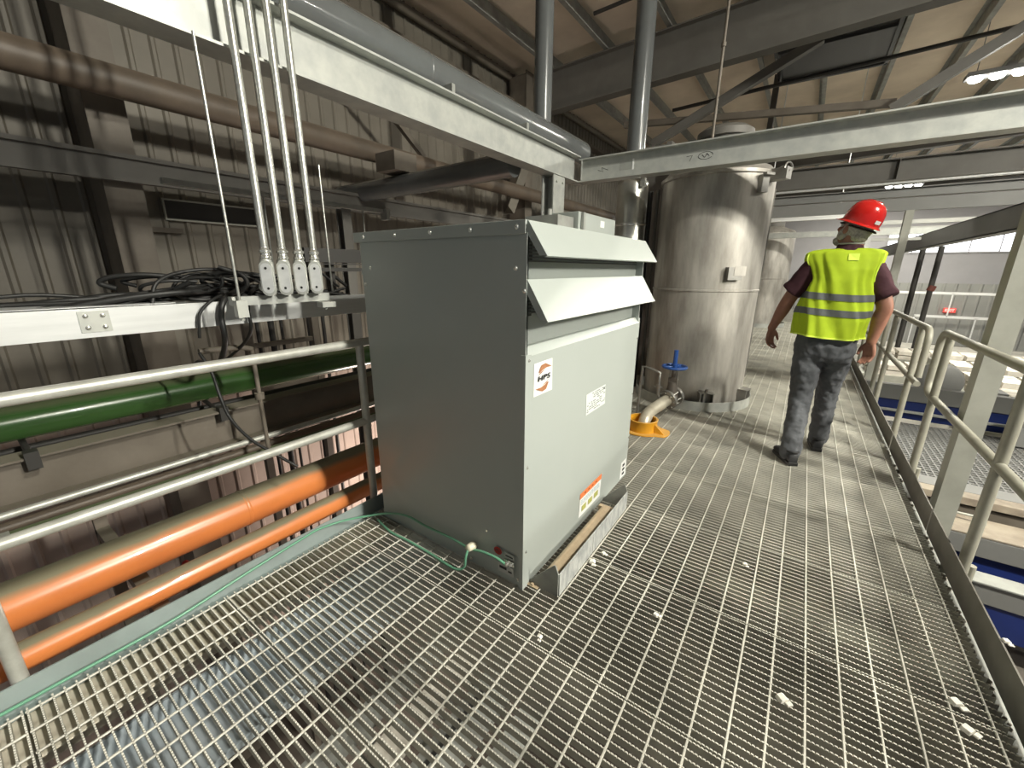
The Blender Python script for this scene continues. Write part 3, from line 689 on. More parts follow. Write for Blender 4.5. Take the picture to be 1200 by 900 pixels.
# hidden lamp added to brighten the lower wall under the pipes
la = empty('added_under_lamp', 'added hidden lamp under the walkway lighting the lower wall behind the pipes', 'lamp', (-3.5, 3.4, -1.3))
m = MB(); m.box(-3.6, -3.4, 3.1, 3.7, -1.28, -1.23); m.build('housing', LAMPH, la)
m = MB(); m.box(-3.58, -3.42, 3.12, 3.68, -1.3, -1.28); m.build('lens', LENS, la)
ld = bpy.data.lights.new('lamp_light', 'POINT'); ld.energy = 210; ld.shadow_soft_size = .3; ld.color = (1, .86, .76)
lo = bpy.data.objects.new('lamp_light', ld); C.objects.link(lo); lo.location = (-3.5, 3.4, -1.42); lo.parent = la; lo.matrix_parent_inverse = world_inv(la)

# ------------------------------------------------------------------ cable tray, conduits and cables
tr = empty('cable_tray', 'bright aluminium cable tray running behind the left top rail', 'cable tray', (-2.6, 0, 1.16))
TX, TZ = -2.40, 1.148
def cchan(x, s, z0, z1, y0, y1):
    m = MB(); m.box(x-.002, x+.002, y0, y1, z0, z1); m.box(min(x, x-s*.03), max(x, x-s*.03), y0, y1, z1-.004, z1); m.box(min(x, x-s*.03), max(x, x-s*.03), y0, y1, z0, z0+.004); return m
cchan(TX, 1, TZ, TZ+.118, -3, 1.72).build('side_rail', ALU, tr, bevel=.001)
cchan(TX-.60, -1, TZ, TZ+.118, -3, 1.72).build('side_rail', ALU, tr)
MB().box(TX-.60, TX-.06, -3, .70, TZ+.119, TZ+.122).build('tray_cover', ALU, tr)
for k in range(19):
    y = -2.8 + k*.245; MB().box(TX-.595, TX-.005, y, y+.03, TZ+.03, TZ+.045).build('rung', ALU, tr)
m = MB(); m.box(TX+.002, TX+.006, .350, .445, TZ+.022, TZ+.108)
sp = m.build('splice_plate', GALV, tr)
for y in (.372, .424):
    for z in (TZ+.042, TZ+.09): MB().lathe([(.009, 0), (.009, .004), (.005, .006), (.005, .012), (0, .013)], (TX+.006, y, z), 8, axis=Matrix.Rotation(PI/2, 4, 'Y')).build('bolt', SCREW, sp)
# conduits with angled access fittings on a strut
cy = [.953+.0775*k for k in range(4)]
for k, y in enumerate(cy):
    t = empty('conduit', ['leftmost', 'second from left', 'third from left', 'rightmost'][k] + ' of the four bright upright conduits over the cable tray', 'conduit', (-2.05, y, 1.28), 'upright conduits over the cable tray')
    MB().tube([(-2.05, y, 1.48), (-2.05, y, 4.9)], .0165, 16).build('tube', CONDUIT, t)
    m = MB(); m.lathe([(.019, 0), (.024, .006), (.024, .014), (.020, .018), (.020, .028), (.026, .032), (.026, .042), (.019, .046), (.017, .056), (.0, .057)], (-2.05, y, 1.468), 14); m.build('coupling', SCREW, t)
    m = MB(); m.tube([(-2.055, y, 1.31), (-2.055, y, 1.33), (-2.055, y, 1.45), (-2.055, y, 1.475)], [.024, .029, .029, .021], 18); m.tube([(-2.075, y, 1.345), (-2.11, y, 1.345)], .024, 14); m.build('fitting_body', CAST, t)
    pts = [(.017*math.cos(math.radians(a)), .028+.017*math.sin(math.radians(a))) for a in range(0, 181, 20)] + [(.017*math.cos(math.radians(a)), -.028+.017*math.sin(math.radians(a))) for a in range(180, 361, 20)]
    RM = Matrix.Translation((-2.030, y-.014, 1.385)) @ Matrix.Rotation(math.radians(-42), 4, 'Z') @ Matrix.Diagonal((1, 1.4, 1.5, 1))
    m = MB(); m.prism([(a*1.25, b*1.18) for a, b in pts], 0, -.004, .008, RM); m.build('cover', CAST, t, bevel=.002)
    m = MB(); m.prism(pts, 0, .008, .011, RM); cvr = m.build('cover_inset', ALU, t)
    for dz in (.030, -.030):
        m = MB(); m.lathe([(.004, 0), (.004, .002), (0, .0025)], RM @ Vector((.011, 0, dz)), 8, axis=RM.to_3x3().to_4x4() @ Matrix.Rotation(PI/2, 4, 'Y')); m.build('screw', BLACK, t)
m = MB(); m.box(-2.13, -2.09, .80, 1.27, 1.265, 1.305); m.box(-2.088, -2.05, .80, .845, 1.215, 1.29); m.box(-2.088, -2.03, 1.19, 1.265, 1.235, 1.262); m.tube([(-2.07, .822, 1.20), (-2.07, .822, 1.215)], .009, 6); m.tube([(-2.06, 1.225, 1.222), (-2.06, 1.225, 1.236)], .007, 6)
tag(m.build('strut_channel', GALV), 'short strut channel carrying the four conduit fittings', 'strut')
m = MB(); m.tube([(-2.07, .822, 1.2), (-2.07, .822, 2.30)], .0062, 8); tag(m.build('threaded_rod', CONDUIT), 'thin bright threaded rod rising beside the four conduits', 'rod')
m = MB(); m.tube([(-2.30, 1.42, 1.3), (-2.30, 1.42, 1.98)], .005, 8); tag(m.build('threaded_rod', CONDUIT), 'short thin rod between the conduits and the brown pipe', 'rod')
m = MB(); m.box(-2.80, -2.70, 1.50, 1.98, 1.47, 1.56); m.box(-2.70, -2.66, 1.50, 1.99, 1.455, 1.462); m.box(-2.70, -2.66, 1.46, 2.05, 1.41, 1.435); m.box(-2.75, -2.70, 1.52, 1.56, 1.26, 1.47); m.box(-2.75, -2.70, 1.66, 1.70, 1.26, 1.47)
tag(m.build('dark_wireway', IRON), 'dark box section behind the cable tray, left of the cabinet top corner', 'wireway')
rnd = random.Random(11)
desc = ['arching highest over the bundle', 'lying along the tray from the left', 'crossing the middle of the bundle', 'looping behind the threaded rod', 'dipping over the tray side', 'running flat at the back', 'curling at the left of the bundle', 'under the conduits',
        'stretched towards the cabinet', 'twisting at the front', 'lying at the bottom of the bundle', 'next to the tray rungs', 'coiled loosely on top', 'bending towards the wall', 'folding back on itself', 'running into the cabinet end']
for k in range(16):
    x = TX-.08-.34*rnd.random(); P = []; y = rnd.uniform(.15, .5) if k % 4 else rnd.uniform(-.5, .1)
    n = 7; amp = rnd.uniform(.02, .07)
    for i in range(n):
        f = i/(n-1); yy = y+(1.68-y)*f
        P.append((x+rnd.uniform(-.05, .05), yy, TZ+.07+.012*(k % 4)+amp*math.sin(f*PI*rnd.uniform(.8, 1.6))*(1.0 if i else 0)+rnd.uniform(0, .03)))
    m = MB(); m.tube(catmull(P, 6), rnd.choice((.009, .012, .014)), 8)
    tag(m.build('black_cable', BLACK), 'black cable on the aluminium tray, ' + desc[k], 'cable', 'black cables on the tray')
def loop(P, r, lab):
    m = MB(); m.tube(catmull(P, 8), r, 8); tag(m.build('black_cable', BLACK), lab, 'cable', 'black cables on the tray')
loop([(-2.5, .62, 1.26), (-2.52, .66, 1.36), (-2.55, .78, 1.41), (-2.52, .95, 1.42), (-2.5, 1.1, 1.36), (-2.5, 1.2, 1.28)], .009, 'black cable forming the tall left loop above the tray')
loop([(-2.6, .72, 1.28), (-2.6, .76, 1.36), (-2.6, .86, 1.40), (-2.6, 1.0, 1.36), (-2.6, 1.1, 1.27)], .008, 'black cable forming the smaller inner loop above the tray')
loop([(-2.44, .9, 1.30), (-2.38, .82, 1.275), (-2.37, .76, 1.22), (-2.375, .745, 1.14), (-2.39, .745, 1.10)], .007, 'thin black cable hooking over the front of the tray')
loop([(-2.5, 1.0, 1.32), (-2.38, .88, 1.28), (-2.365, .845, 1.2), (-2.40, .85, 1.05), (-2.75, .90, .86), (-3.3, .98, .80), (-3.5, 1.0, .4)], .014, 'thick black cable dropping over the tray and down behind the rail')
loop([(-2.5, 1.1, 1.33), (-2.38, 1.0, 1.30), (-2.36, .97, 1.22), (-2.39, .975, 1.1), (-2.7, 1.0, .95), (-3.4, 1.05, .7)], .009, 'thinner black cable dropping behind the threaded rod')

for k, lab in enumerate(('tangled at the far left of the bundle', 'tangled low in front of the loops', 'tangled around the threaded rod', 'tangled under the tall loop', 'tangled left of the first conduit', 'tangled behind the first conduit', 'tangled behind the second conduit', 'tangled at the back of the tray', 'tangled against the tray edge', 'tangled right of the last conduit', 'slanting up to the dark wireway', 'slanting beside the cabinet corner')):
    y = .72+.05*k+rnd.uniform(-.05, .05) if k < 9 else 1.25+.1*(k-9); x = TX-.10-rnd.uniform(0, .25); a0 = rnd.uniform(0, 6); P = []
    ry, rz = rnd.uniform(.10, .22), rnd.uniform(.03, .07)
    if k > 9: P = [(x, y-.1, TZ+.10), (x-.05, y, TZ+.16), (x-.1, y+.08, TZ+.24), (x-.15, y+.2, TZ+.27), (x-.15, y+.35, TZ+.16)]
    else:
        for i in range(8): P.append((x+.05*math.sin(a0+i), y+ry*math.cos(a0+i*.75), TZ+.165+rz*math.sin(a0+i*.75)+.008*i))
    loop(P, rnd.choice((.008, .010, .012)), 'black cable ' + lab)

# ------------------------------------------------------------------ overhead beams
t = MB(); ibeam_y(t, -2.165, 2.297, 2.545, -3, 4.2, .15, .011, .008); tag(t.build('long_beam', GALV), 'long galvanised beam running overhead from the left, behind the four conduits', 'beam')
t = MB(); ibeam_x(t, 4.235, 2.297, 2.512, -2.09, 6.0, .15, .011, .008); t.box(-2.17, -2.09, 4.19, 4.31, 2.29, 2.297); t.box(-2.06, -2.05, 4.15, 4.16, 2.31, 2.5)
cb = tag(t.build('cross_beam', GALV), 'galvanised beam crossing overhead in front of the stainless tank', 'beam')
for x in (-.9, -1.75):
    m = MB()
    if x > -1: m.tube([(x+.06*math.cos(a/12*2*PI), 4.2305, 2.40+.03*math.sin(a/12*2*PI)) for a in range(12)], .002, 4); m.tube([(x-.03, 4.2305, 2.41), (x-.005, 4.2305, 2.385), (x+.01, 4.2305, 2.415), (x+.03, 4.2305, 2.395)], .003, 4); m.tube([(x-.16, 4.2305, 2.41), (x-.11, 4.2305, 2.415), (x-.13, 4.2305, 2.37)], .002, 4)
    else: m.tube([(x-.16, 4.2305, 2.40), (x-.1, 4.2305, 2.38), (x-.12, 4.2305, 2.42), (x-.05, 4.2305, 2.39)], .002, 4)
    m.build('pencil_mark', INK, cb)
m = MB(); m.box(-1.68, -1.56, 4.2295, 4.2305, 2.37, 2.44); m.build('tape_patch', GALVD, cb); m = MB(); m.box(-1.555, -1.54, 4.228, 4.2305, 2.365, 2.46); m.build('tape_strip', WHITE, cb)
t = MB(); ibeam_z(t, -2.165, 3.78, .02, 2.295, .13, .22, .012); 
for z in (1.9, 2.24):
    for y in (3.72, 3.84): t.tube([(-2.10, y, z), (-2.085, y, z)], .011, 6)
tag(t.build('beam_post', GALV), 'galvanised post standing under the joint of the two overhead beams', 'post')
m = MB(); m.tube([(-.867, 4.25, 2.512), (-.867, 4.25, 4.95)], .012, 10); m.tube([(-.867, 4.25, 3.2), (-.867, 4.25, 3.23)], .02, 8)
tag(m.build('hanger_rod', BROWNSTEEL), 'thin upright hanger rod between the cross beam and the roof above the tank', 'rod')
# big grey pipe on the long beam
bp = tag(MB().tube([(-2.27, -3, 2.665), (-2.27, 4.55, 2.665)], .118, 48).build('overhead_pipe', GREYPIPE), 'large glossy grey pipe lying on top of the long galvanised beam', 'pipe')
for y in (2.2, 3.35): MB().lathe([(.118, -.01), (.121, -.005), (.121, .005), (.118, .01)], (-2.27, y, 2.665), 40, axis=Matrix.Rotation(PI/2, 4, 'X')).build('weld_joint', GREYPIPE, bp)
for y in (2.3, 3.2):
    m = MB(); m.box(-2.19, -2.10, y, y+.03, 2.545, 2.60); m.tube([(-2.14, y-.03, 2.56), (-2.14, y+.06, 2.56)], .008, 6); m.build('pipe_clip', GALVD, bp)
vp = tag(MB().tube([(-2.27, 3.72, 2.70), (-2.27, 3.72, 4.94)], .083, 32).build('upright_pipe', GREYPIPE), 'left grey upright pipe rising from the overhead pipe to the roof', 'pipe')
t = empty('upright_pipe', 'right grey upright pipe passing behind the cross beam into a bright cladding sleeve', 'pipe', (-1.73, 4.78, 0))
MB().tube([(-1.73, 4.78, 2.2), (-1.73, 4.78, 4.955)], .098, 32).build('pipe', GREYPIPE, t)
MB().lathe([(.10, 2.385), (.155, 2.36), (.165, 2.33), (.165, .02), (.16, .02)], (-1.73, 4.78, 0), 36).build('cladding_sleeve', WRAP, t)
m = MB(); m.lathe([(.167, 1.9), (.169, 1.905), (.169, 1.92), (.167, 1.925)], (-1.73, 4.78, 0), 36); m.box(-1.60, -1.55, 4.63, 4.68, 2.28, 2.36); m.box(-1.575, -1.55, 4.60, 4.66, 2.36, 2.5); m.build('band_clamp', SCREW, t)
# junction box behind the cabinet
t = empty('junction_box', 'small grey junction box peeking over the top of the cabinet', 'junction box', (-1.6, 3.2, 1.5))
m = MB(); m.box(-1.70, -1.45, 2.92, 3.62, 1.45, 1.845); m.build('body', CAB, t, bevel=.004)
m = MB(); m.box(-1.449, -1.435, 2.98, 3.60, 1.46, 1.84); m.build('cover', CAB, t, bevel=.003)
m = MB(); m.box(-1.434, -1.432, 3.28, 3.36, 1.76, 1.81); m.build('label', WHITE, t)
m = MB(); m.box(-1.446, -1.425, 2.955, 2.985, 1.5, 1.84); m.build('hinge', GALVD, t)
m = MB(); m.box(-1.75, -1.48, 2.66, 2.90, 1.60, 1.80); m.tube([(-1.6, 2.75, 1.8), (-1.6, 2.75, 1.85)], .02, 8)
tag(m.build('wireway_box', GALVD), 'flat dull grey wireway left of the small junction box', 'box')
m = MB(); m.box(-1.64, -1.56, 3.2, 3.3, 0, 1.45); tag(m.build('box_stand', GALVD), 'upright channel carrying the junction box behind the cabinet', 'stand')

# ------------------------------------------------------------------ stainless tanks
def tank(cx, cy, r, label, detail=True):
    t = empty('stainless_tank', label, 'tank', (cx, cy, 0), 'stainless tanks through the walkway')
    MB().lathe([(r, -1.2), (r, 1.22), (r+.008, 1.225), (r+.008, 1.240), (r, 1.245), (r, 2.30), (r+.02, 2.305), (r+.02, 2.335), (r+.004, 2.34), (r-.05, 2.40), (r-.2, 2.46), (.25, 2.50), (0, 2.51)], (cx, cy, 0), 72).build('shell', STAIN, t)
    MB().lathe([(.23, 2.42), (.23, 2.70), (.26, 2.70), (.26, 2.76), (.2, 2.80), (0, 2.82)], (cx+.02, cy, 0), 32).build('lid', STEEL, t)
    MB().lathe([(r+.085, -.035), (r+.085, .100), (r+.091, .100), (r+.091, -.035)], (cx, cy, 0), 64, closed=True, smooth=True).build('kick_ring', GALV, t)
    return t
TCX, TCY, TR = -.925, 5.03, .53
t1 = tank(TCX, TCY, TR, 'big near stainless steel tank rising through the walkway')
t2 = tank(-.92, 13.0, .53, 'distant stainless steel tank beyond the near one, left of the man')
def on_tank(a, z, rr=TR): return Vector((TCX+rr*math.cos(math.radians(a)), TCY+rr*math.sin(math.radians(a)), z))
def tank_frame(a, z, rr=TR):  # local x tangential, y outward, z up
    p = on_tank(a, z, rr); o = Vector((math.cos(math.radians(a)), math.sin(math.radians(a)), 0)); tt = Vector((-o.y, o.x, 0))
    M_ = Matrix((( tt.x, o.x, 0, p.x), (tt.y, o.y, 0, p.y), (0, 0, 1, p.z), (0,0,0,1))); return M_
F = tank_frame(-51, 1.40); m = MB(); m.box(-.085, .055, -.02, .05, -.06, .06, F); m.build('nameplate_box', STAIND, t1); m = MB(); m.box(-.03, .085, .05, .053, -.02, .07, F); m.build('nameplate', STAIN, t1)
F = tank_frame(-64, 0.0); m = MB(); m.box(-.075, .075, 0, .09, .19, .20, F); m.box(-.07, -.06, -.01, .085, 0, .19, F); m.box(.06, .07, -.01, .085, 0, .19, F); m.box(-.02, .02, 0, .03, .0, .19, F); m.tube([F @ Vector((0, .05, .18)), F @ Vector((0, .05, .235))], .018, 8); m.build('support_lug', STAIND, t1)
F = tank_frame(-12, 0.0); m = MB(); m.box(-.07, .07, 0, .09, .19, .20, F); m.box(-.065, -.055, 0, .085, 0, .19, F); m.box(.055, .065, 0, .085, 0, .19, F); m.build('support_lug', STAIND, t1)
F = tank_frame(-35, 2.22); m = MB(); m.box(-.04, .04, 0, .05, -.09, .06, F); m.box(-.05, .05, .05, .09, .05, .07, F); m.build('lifting_lug', STAIND, t1)
F = tank_frame(-20, 2.26); m = MB(); m.box(-.05, .05, 0, .15, -.02, .08, F); m.lathe([(.05, 0), (.05, .02), (.02, .02), (.02, .04), (0, .04)], F @ Vector((0, .10, .05)), 12, axis=Matrix.Rotation(PI/2, 4, 'X')); m.tube([F @ Vector((.08*math.cos(a/8*PI), .14, .06+.06*math.sin(a/8*PI))) for a in range(9)], .008, 6); m.build('level_fitting', STAIND, t1)
m = MB(); m.box(*[v for v in (-.003, .003)], 0, .012, .3, 2.2, tank_frame(2, 0)); m.build('seam', STAIND, t1)
F = tank_frame(-18, 0, .53)
# dark riser pipes between cabinet and tank
for k, (x, y, r, s) in enumerate(((-1.60, 5.0, .03, 'leftmost'), (-1.50, 4.95, .018, 'middle'), (-1.44, 5.0, .012, 'rightmost'))):
    tag(MB().tube([(x, y, -.2), (x, y, 2.28)], r, 12).build('riser_pipe', IRON if k == 0 else STEEL), s + ' of the thin dark riser pipes left of the near tank', 'pipe', 'thin risers left of the near tank')
m = MB(); m.box(-2.0, -1.55, 5.6, 5.65, 0, 2.9); m.box(-1.62, -1.56, 5.5, 5.6, 0, 2.9); tag(m.build('steel_screen', STEEL), 'dark upright steel panel behind the risers, left of the near tank', 'panel')

# ------------------------------------------------------------------ drain pipe with blue handwheel valve, yellow floor ring
v = empty('gate_valve', 'small gate valve with a blue handwheel in front of the near tank', 'valve', (-.96, 4.15, .2))
VY = 4.15
m = MB(); ax = Vector((.35, .94, .28)).normalized()
fl0 = Vector((-.935, 4.02, .20)); axm = ax.to_track_quat('Z', 'Y').to_matrix().to_4x4()
m.lathe([(.0, -.012), (.100, -.012), (.100, .014), (.055, .014), (.055, .095), (.100, .095), (.100, .124), (0, .124)], fl0, 24, axis=axm); m.build('flanges', STAIND, v)
for k in range(8):
    a = k*PI/4; p = fl0 + (axm @ Vector((.082*math.cos(a), .082*math.sin(a), -.03))); q = fl0 + (axm @ Vector((.082*math.cos(a), .082*math.sin(a), .14))); MB().tube([p, q], .008, 6).build('bolt', SCREW, v)
b0 = fl0+ax*.056
m = MB(); m.tube([b0, b0+Vector((0, 0, .07)), b0+Vector((0, 0, .16))], [.07, .055, .04], 14); m.box(b0.x-.042, b0.x+.042, b0.y-.02, b0.y+.02, b0.z+.12, b0.z+.20); m.tube([b0+Vector((0, 0, .1)), b0+Vector((0, 0, .3))], .02, 10); m.build('bonnet', mat('dark_cast_iron', (.16,.14,.12), .5, .4), v)
m = MB()
for s in (-1, 1): m.tube([(b0.x+s*.036, b0.y, b0.z+.12), (b0.x+s*.036, b0.y, b0.z+.30)], .008, 8)
m.build('yoke', STAIND, v)
wz = b0.z+.31
m = MB(); R_ = .108
m.tube([(b0.x+R_*math.cos(a*PI/16), b0.y+R_*math.sin(a*PI/16), wz) for a in range(33)], .013, 10)
for k in range(5): m.tube([(b0.x, b0.y, wz), (b0.x+R_*math.cos(k*2*PI/5), b0.y+R_*math.sin(k*2*PI/5), wz)], .011, 8)
m.tube([(b0.x, b0.y, wz-.02), (b0.x, b0.y, wz+.03)], .028, 12); m.build('handwheel', BLUE, v)
MB().tube([(b0.x, b0.y, wz), (b0.x, b0.y, wz+.165)], .021, 14).build('stem_cover', BLUE, v)
m = MB(); m.tube([fl0+Vector((-.06, -.03, -.02)), fl0+Vector((-.09, -.04, .05)), fl0+Vector((-.09, -.04, .2)), fl0+Vector((-.09, -.02, .26)), fl0+Vector((-.18, -.02, .29)), fl0+Vector((-.27, .0, .30)), fl0+Vector((-.28, .0, .1)), fl0+Vector((-.29, .0, -.2))], .014, 8)
m.tube([fl0+Vector((-.09, -.04, .09)), fl0+Vector((-.09, -.04, .15))], .02, 8); m.tube([fl0+Vector((-.13, -.04, .12)), fl0+Vector((-.05, -.04, .12))], .01, 6); m.build('sample_line', STAIND, v)
dp_ = tag(MB().tube(catmull([fl0-ax*.01, fl0-ax*.12, fl0-ax*.26+Vector((-.0, 0, -.0)), Vector((-1.03, 3.68, .10)), Vector((-1.035, 3.62, .02)), Vector((-1.035, 3.60, -.15)), Vector((-1.035, 3.60, -.5))], 7), .056, 24).build('drain_pipe', CREAM), 'cream drain pipe bending from the valve down into the yellow ring', 'pipe')
yr = empty('floor_sleeve', 'bright yellow floor sleeve around the drain pipe on the grating', 'sleeve', (-1.035, 3.60, 0))
MB().lathe([(.118, -.02), (.118, .110), (.130, .113), (.136, .108), (.130, .10), (.130, .0), (.130, -.02)], (-1.035, 3.60, 0), 40, closed=True).build('ring', YELLOW, yr)
pl = [(-1.035+.185*math.cos(a*PI/18), 3.60+.185*math.sin(a*PI/18)) for a in range(-18, 18)]
pl = [(x+(.06 if (x > -.95 and abs(y-3.6) < .11) else 0), y) for x, y in pl]
MB().prism(pl, 2, .001, .008).build('base_flange', YELLOW, yr)
m = MB(); m.prism([(.0, 0), (.09, 0), (.0, .08)], 1, 3.55, 3.558, Matrix.Translation((-.91, 0, .008))); m.build('gusset', YELLOW, yr)

# ------------------------------------------------------------------ right-hand columns, beams
def column(x0, y0, wx, wy, z0, z1, mt, label):
    m = MB(); t = .012
    m.box(x0, x0+wx, y0, y0+t, z0, z1); m.box(x0, x0+wx, y0+wy-t, y0+wy, z0, z1); m.box(x0, x0+t, y0+t, y0+wy-t, z0, z1); m.box(x0+wx-t, x0+wx, y0+t, y0+wy-t, z0, z1)
    return tag(m.build('steel_column', mt), label, 'column', 'columns along the right rail')
column(.905, 3.44, .10, .12, -4.2, 2.3, COLM, 'wide galvanised column standing just outside the near right guard rail')
column(1.03, 8.56, .095, .1, -4.2, 2.29, COLM, 'slimmer galvanised column right of the man, beside the far rail')
m = MB(); ibeam_y(m, 1.95, 1.90, 2.19, 5, 21.5, .16, .015, .01); m.box(1.87, 1.876, 5, 21.5, 1.9, 2.19)
tag(m.build('side_beam', STEELL), 'deep grey beam running lengthwise above the conveyors, right of the man', 'beam')
for x, lab in ((2.16, 'left of the pair of thin black pipes in front of the far wall'), (2.47, 'right of the pair of thin black pipes, with a reddish union')):
    t = tag(MB().tube([(x, 14, -1.5), (x, 14, 2.0)], .055, 10).build('black_downpipe', IRON), lab, 'pipe')
    if x > 2.4: MB().tube([(x, 14, .98), (x+.03, 14, 1.10)], .075, 10).build('union', mat('rusty_red', (.12,.03,.02), .6), t)
# far walkway rails against the end wall
for z, x0, x1, lab in ((.72, 2.6, 9, 'upper white rail in front of the far wall'), (-.07, 3.3, 5.1, 'lower white rail in front of the far wall')):
    m = MB(); m.box(x0, x1, 20, 20.06, z-.04, z+.04)
    for k in range(int((x1-x0)/1.5)+1): m.box(x0+k*1.5, x0+k*1.5+.03, 20.0, 20.04, -3 if z < 0 else -.07, z)
    tag(m.build('white_rail', WHITE), lab, 'rail')
ex = empty('exit_sign', 'small red exit sign on the far wall right of the man', 'exit sign', (4.52, 21.9, 0))
MB().box(4.37, 4.70, 21.90, 21.95, -.045, .12).build('sign_face', EXITM, ex)
text('EXIT', .125, mat('exit_lettering', (.9,.3,.25), .5, emit=(1,.45,.40,1.2)), Matrix.Translation((4.535, 21.898, .036)) @ MYn, ex, 'lettering', 0, 1.0, .006)
m = MB(); m.box(3.3, 4.6, 19, 19.05, -1.9, -.9); m2 = tag(m.build('dark_cabinet', STEEL), 'dark flat cabinet on the far side below the exit sign', 'cabinet'); MB().box(3.9, 4.2, 18.99, 19, -1.4, -1.3).build('label', WHITE, m2)

# ------------------------------------------------------------------ conveyor lines below on the right
def xmember(y0, y1, z0, z1, mt, name, label, cat, x0=.86, x1=9, grp=None):
    m = MB(); m.box(x0, x1, y0, y1, z0, z1); return tag(m.build(name, mt, bevel=.004), label, cat, grp)
def mesh_platform(x0, x1, y0, y1, z, p=.055, wd=.020):
    m = MB(); x = x0
    while x < x1: m.box(x, x+wd*.6, y0, y1, z-.02, z); x += p
    y = y0
    while y < y1: m.box(x0, x1, y, y+wd*.9, z-.02, z+.0005); y += p*1.15
    m.box(x0, x1, y0-.05, y0, z-.10, z+.01)
    return m
tag(mesh_platform(.95, 3.3, 4.98, 6.85, -.42).build('mesh_platform', STEELL), 'light perforated platform below the gap in the right rail', 'platform')
TAN2 = mat('rusty_tan_beam', (.36,.31,.24), .7, nscale=5, col2=(.22,.18,.14), bump=.2)
CL = [ # y0,y1,z0,z1,mat,name,label
 (4.72, 4.92, -.47, -.36, STEELL, 'conveyor_beam', 'grey frame beam at the near edge of the perforated platform'),
 (4.28, 4.40, -.30, -.24, TAN2, 'conveyor_beam', 'pale rusty frame beam below the perforated platform edge'),
 (4.30, 4.34, -.45, -.32, BROWNSTEEL, 'conveyor_beam', 'dusty brown frame beam between the pale rusty one and the deep grey one'),
 (3.90, 4.20, -.365, -.35, TAN2, 'conveyor_beam', 'flat pale ledge on top of the deep grey beam'),
 (3.90, 3.94, -.513, -.367, STEELL, 'conveyor_beam', 'deep grey frame beam above the upper blue panel'),
 (3.93, 3.96, -.78, -.515, BLUEP, 'blue_machine', 'upper blue machine panel beyond the near kick plate'),
 (3.44, 3.58, -.465, -.45, GALVD, 'conveyor_rail', 'bright rail between the two blue panels'),
 (3.45, 3.49, -.60, -.467, STEELL, 'conveyor_beam', 'pale lilac-grey strip right above the lower blue panel'),
 (3.46, 3.49, -.82, -.602, BLUEP, 'blue_machine', 'lower blue machine panel nearest the right kick plate'),
 (6.9, 7.0, -.15, .04, STEELL, 'conveyor_beam', 'grey frame beam of the blue machine behind the perforated platform'),
 (6.92, 6.96, -.39, -.16, BLUEP, 'blue_machine', 'blue panel behind the perforated platform'),
 (6.86, 6.90, -.30, -.27, GALV, 'conveyor_rail', 'bright low rail in front of the far blue panel')]
for y0, y1, z0, z1, mt, nm, lb in CL:
    xmember(y0, y1, z0, z1, mt, nm, lb, nm.replace('_', ' '))
m = MB(); m.box(1.0, 9, 1.0, 6.9, -1.05, -1.0); tag(m.build('machine_deck', CONC), 'dark machine deck under the conveyors', 'deck')
m = MB()
for k in range(26): 
    x = 1.05+rnd.random()*1.2; y = 2.5+rnd.random()*.85; s = .03+.04*rnd.random()
    m.lathe([(s*.5, -s*.5), (s, -s*.1), (s*.8, s*.4), (0, s*.6)], (x, y, -1.0+s*.5), 7, smooth=False)
o = tag(m.build('rubble', mat('grey_rubble', (.32,.31,.28), .9, bump=.5)), 'heap of grey lumps on the machine deck below the near kick plate', 'rubble'); o['kind'] = 'stuff'
m = MB(); m.tube([(1.0, 4.1, -.30), (1.30, 4.1, -.30), (1.345, 4.1, -.315), (1.35, 4.1, -.35)], .01, 8); tag(m.build('grab_handle', COLM), 'small bent handle on the pale frame beam', 'handle')
# grey drum and hopper by the column
m = MB(); m.lathe([(.0, -.05), (.20, -.05), (.23, -.03), (.23, .03), (.20, .05), (0, .05)], (1.56, 7.15, .10), 28, axis=Matrix.Rotation(PI/2, 4, 'X')); tag(m.build('drum_guard', STEELL), 'round grey drum guard beside the brick stacks', 'drum')
m = MB(); m.box(1.95, 2.15, 7.05, 7.3, -.4, .05); m.box(2.15, 3.2, 6.5, 6.8, -.40, -.2)
tag(m.build('grey_hopper', STEELL), 'grey hopper box right of the wide column', 'hopper')
# stacks of white bricks on pallets
def brick_stack(cx, cy, z, nx_, nz_, lab):
    t = empty('brick_pallet', lab, 'brick stack', (cx, cy, z), 'stacks of white bricks')
    MB().box(cx-.1, cx+nx_*.30+.05, cy-.05, cy+.75, z-.12, z).build('pallet', COLM, t)
    for j in range(nz_):
        m = MB()
        for i in range(nx_):
            for q in range(3):
                dx = rnd.uniform(-.02, .02); m.box(cx+i*.30+dx, cx+i*.30+.26+dx, cy+q*.23+rnd.uniform(-.02, .02), cy+q*.23+.2, z+j*.105, z+j*.105+.085)
        m.build('brick_layer', BRICK, t)
LAB = ['nearest stack of white bricks right of the wide column', 'second stack of white bricks counted from the wide column', 'third stack of white bricks behind the column', 'fourth row of white bricks further back', 'row of white bricks seen left of the wide column', 'furthest white brick row below the far rails']
for k, (x, y, z, nx_, nz_) in enumerate(((2.1, 7.6, -.30, 9, 2), (2.3, 8.8, -.32, 12, 2), (2.4, 10.2, -.36, 14, 2), (2.6, 11.9, -.42, 18, 2), (1.25, 10.4, -.50, 3, 2), (1.8, 13.3, -.62, 26, 2))):
    brick_stack(x, y, z, nx_, nz_, LAB[k])
for y0, z, lab in ((8.5, -.35, 'pale beam between the first and second brick stacks'), (11.4, -.45, 'pale beam behind the third brick stack'), (14.5, -.50, 'long pale beam before the furthest brick row')):
    xmember(y0, y0+.08, z-.12, z, COLM, 'conveyor_beam', lab, 'conveyor beam', 1.3)
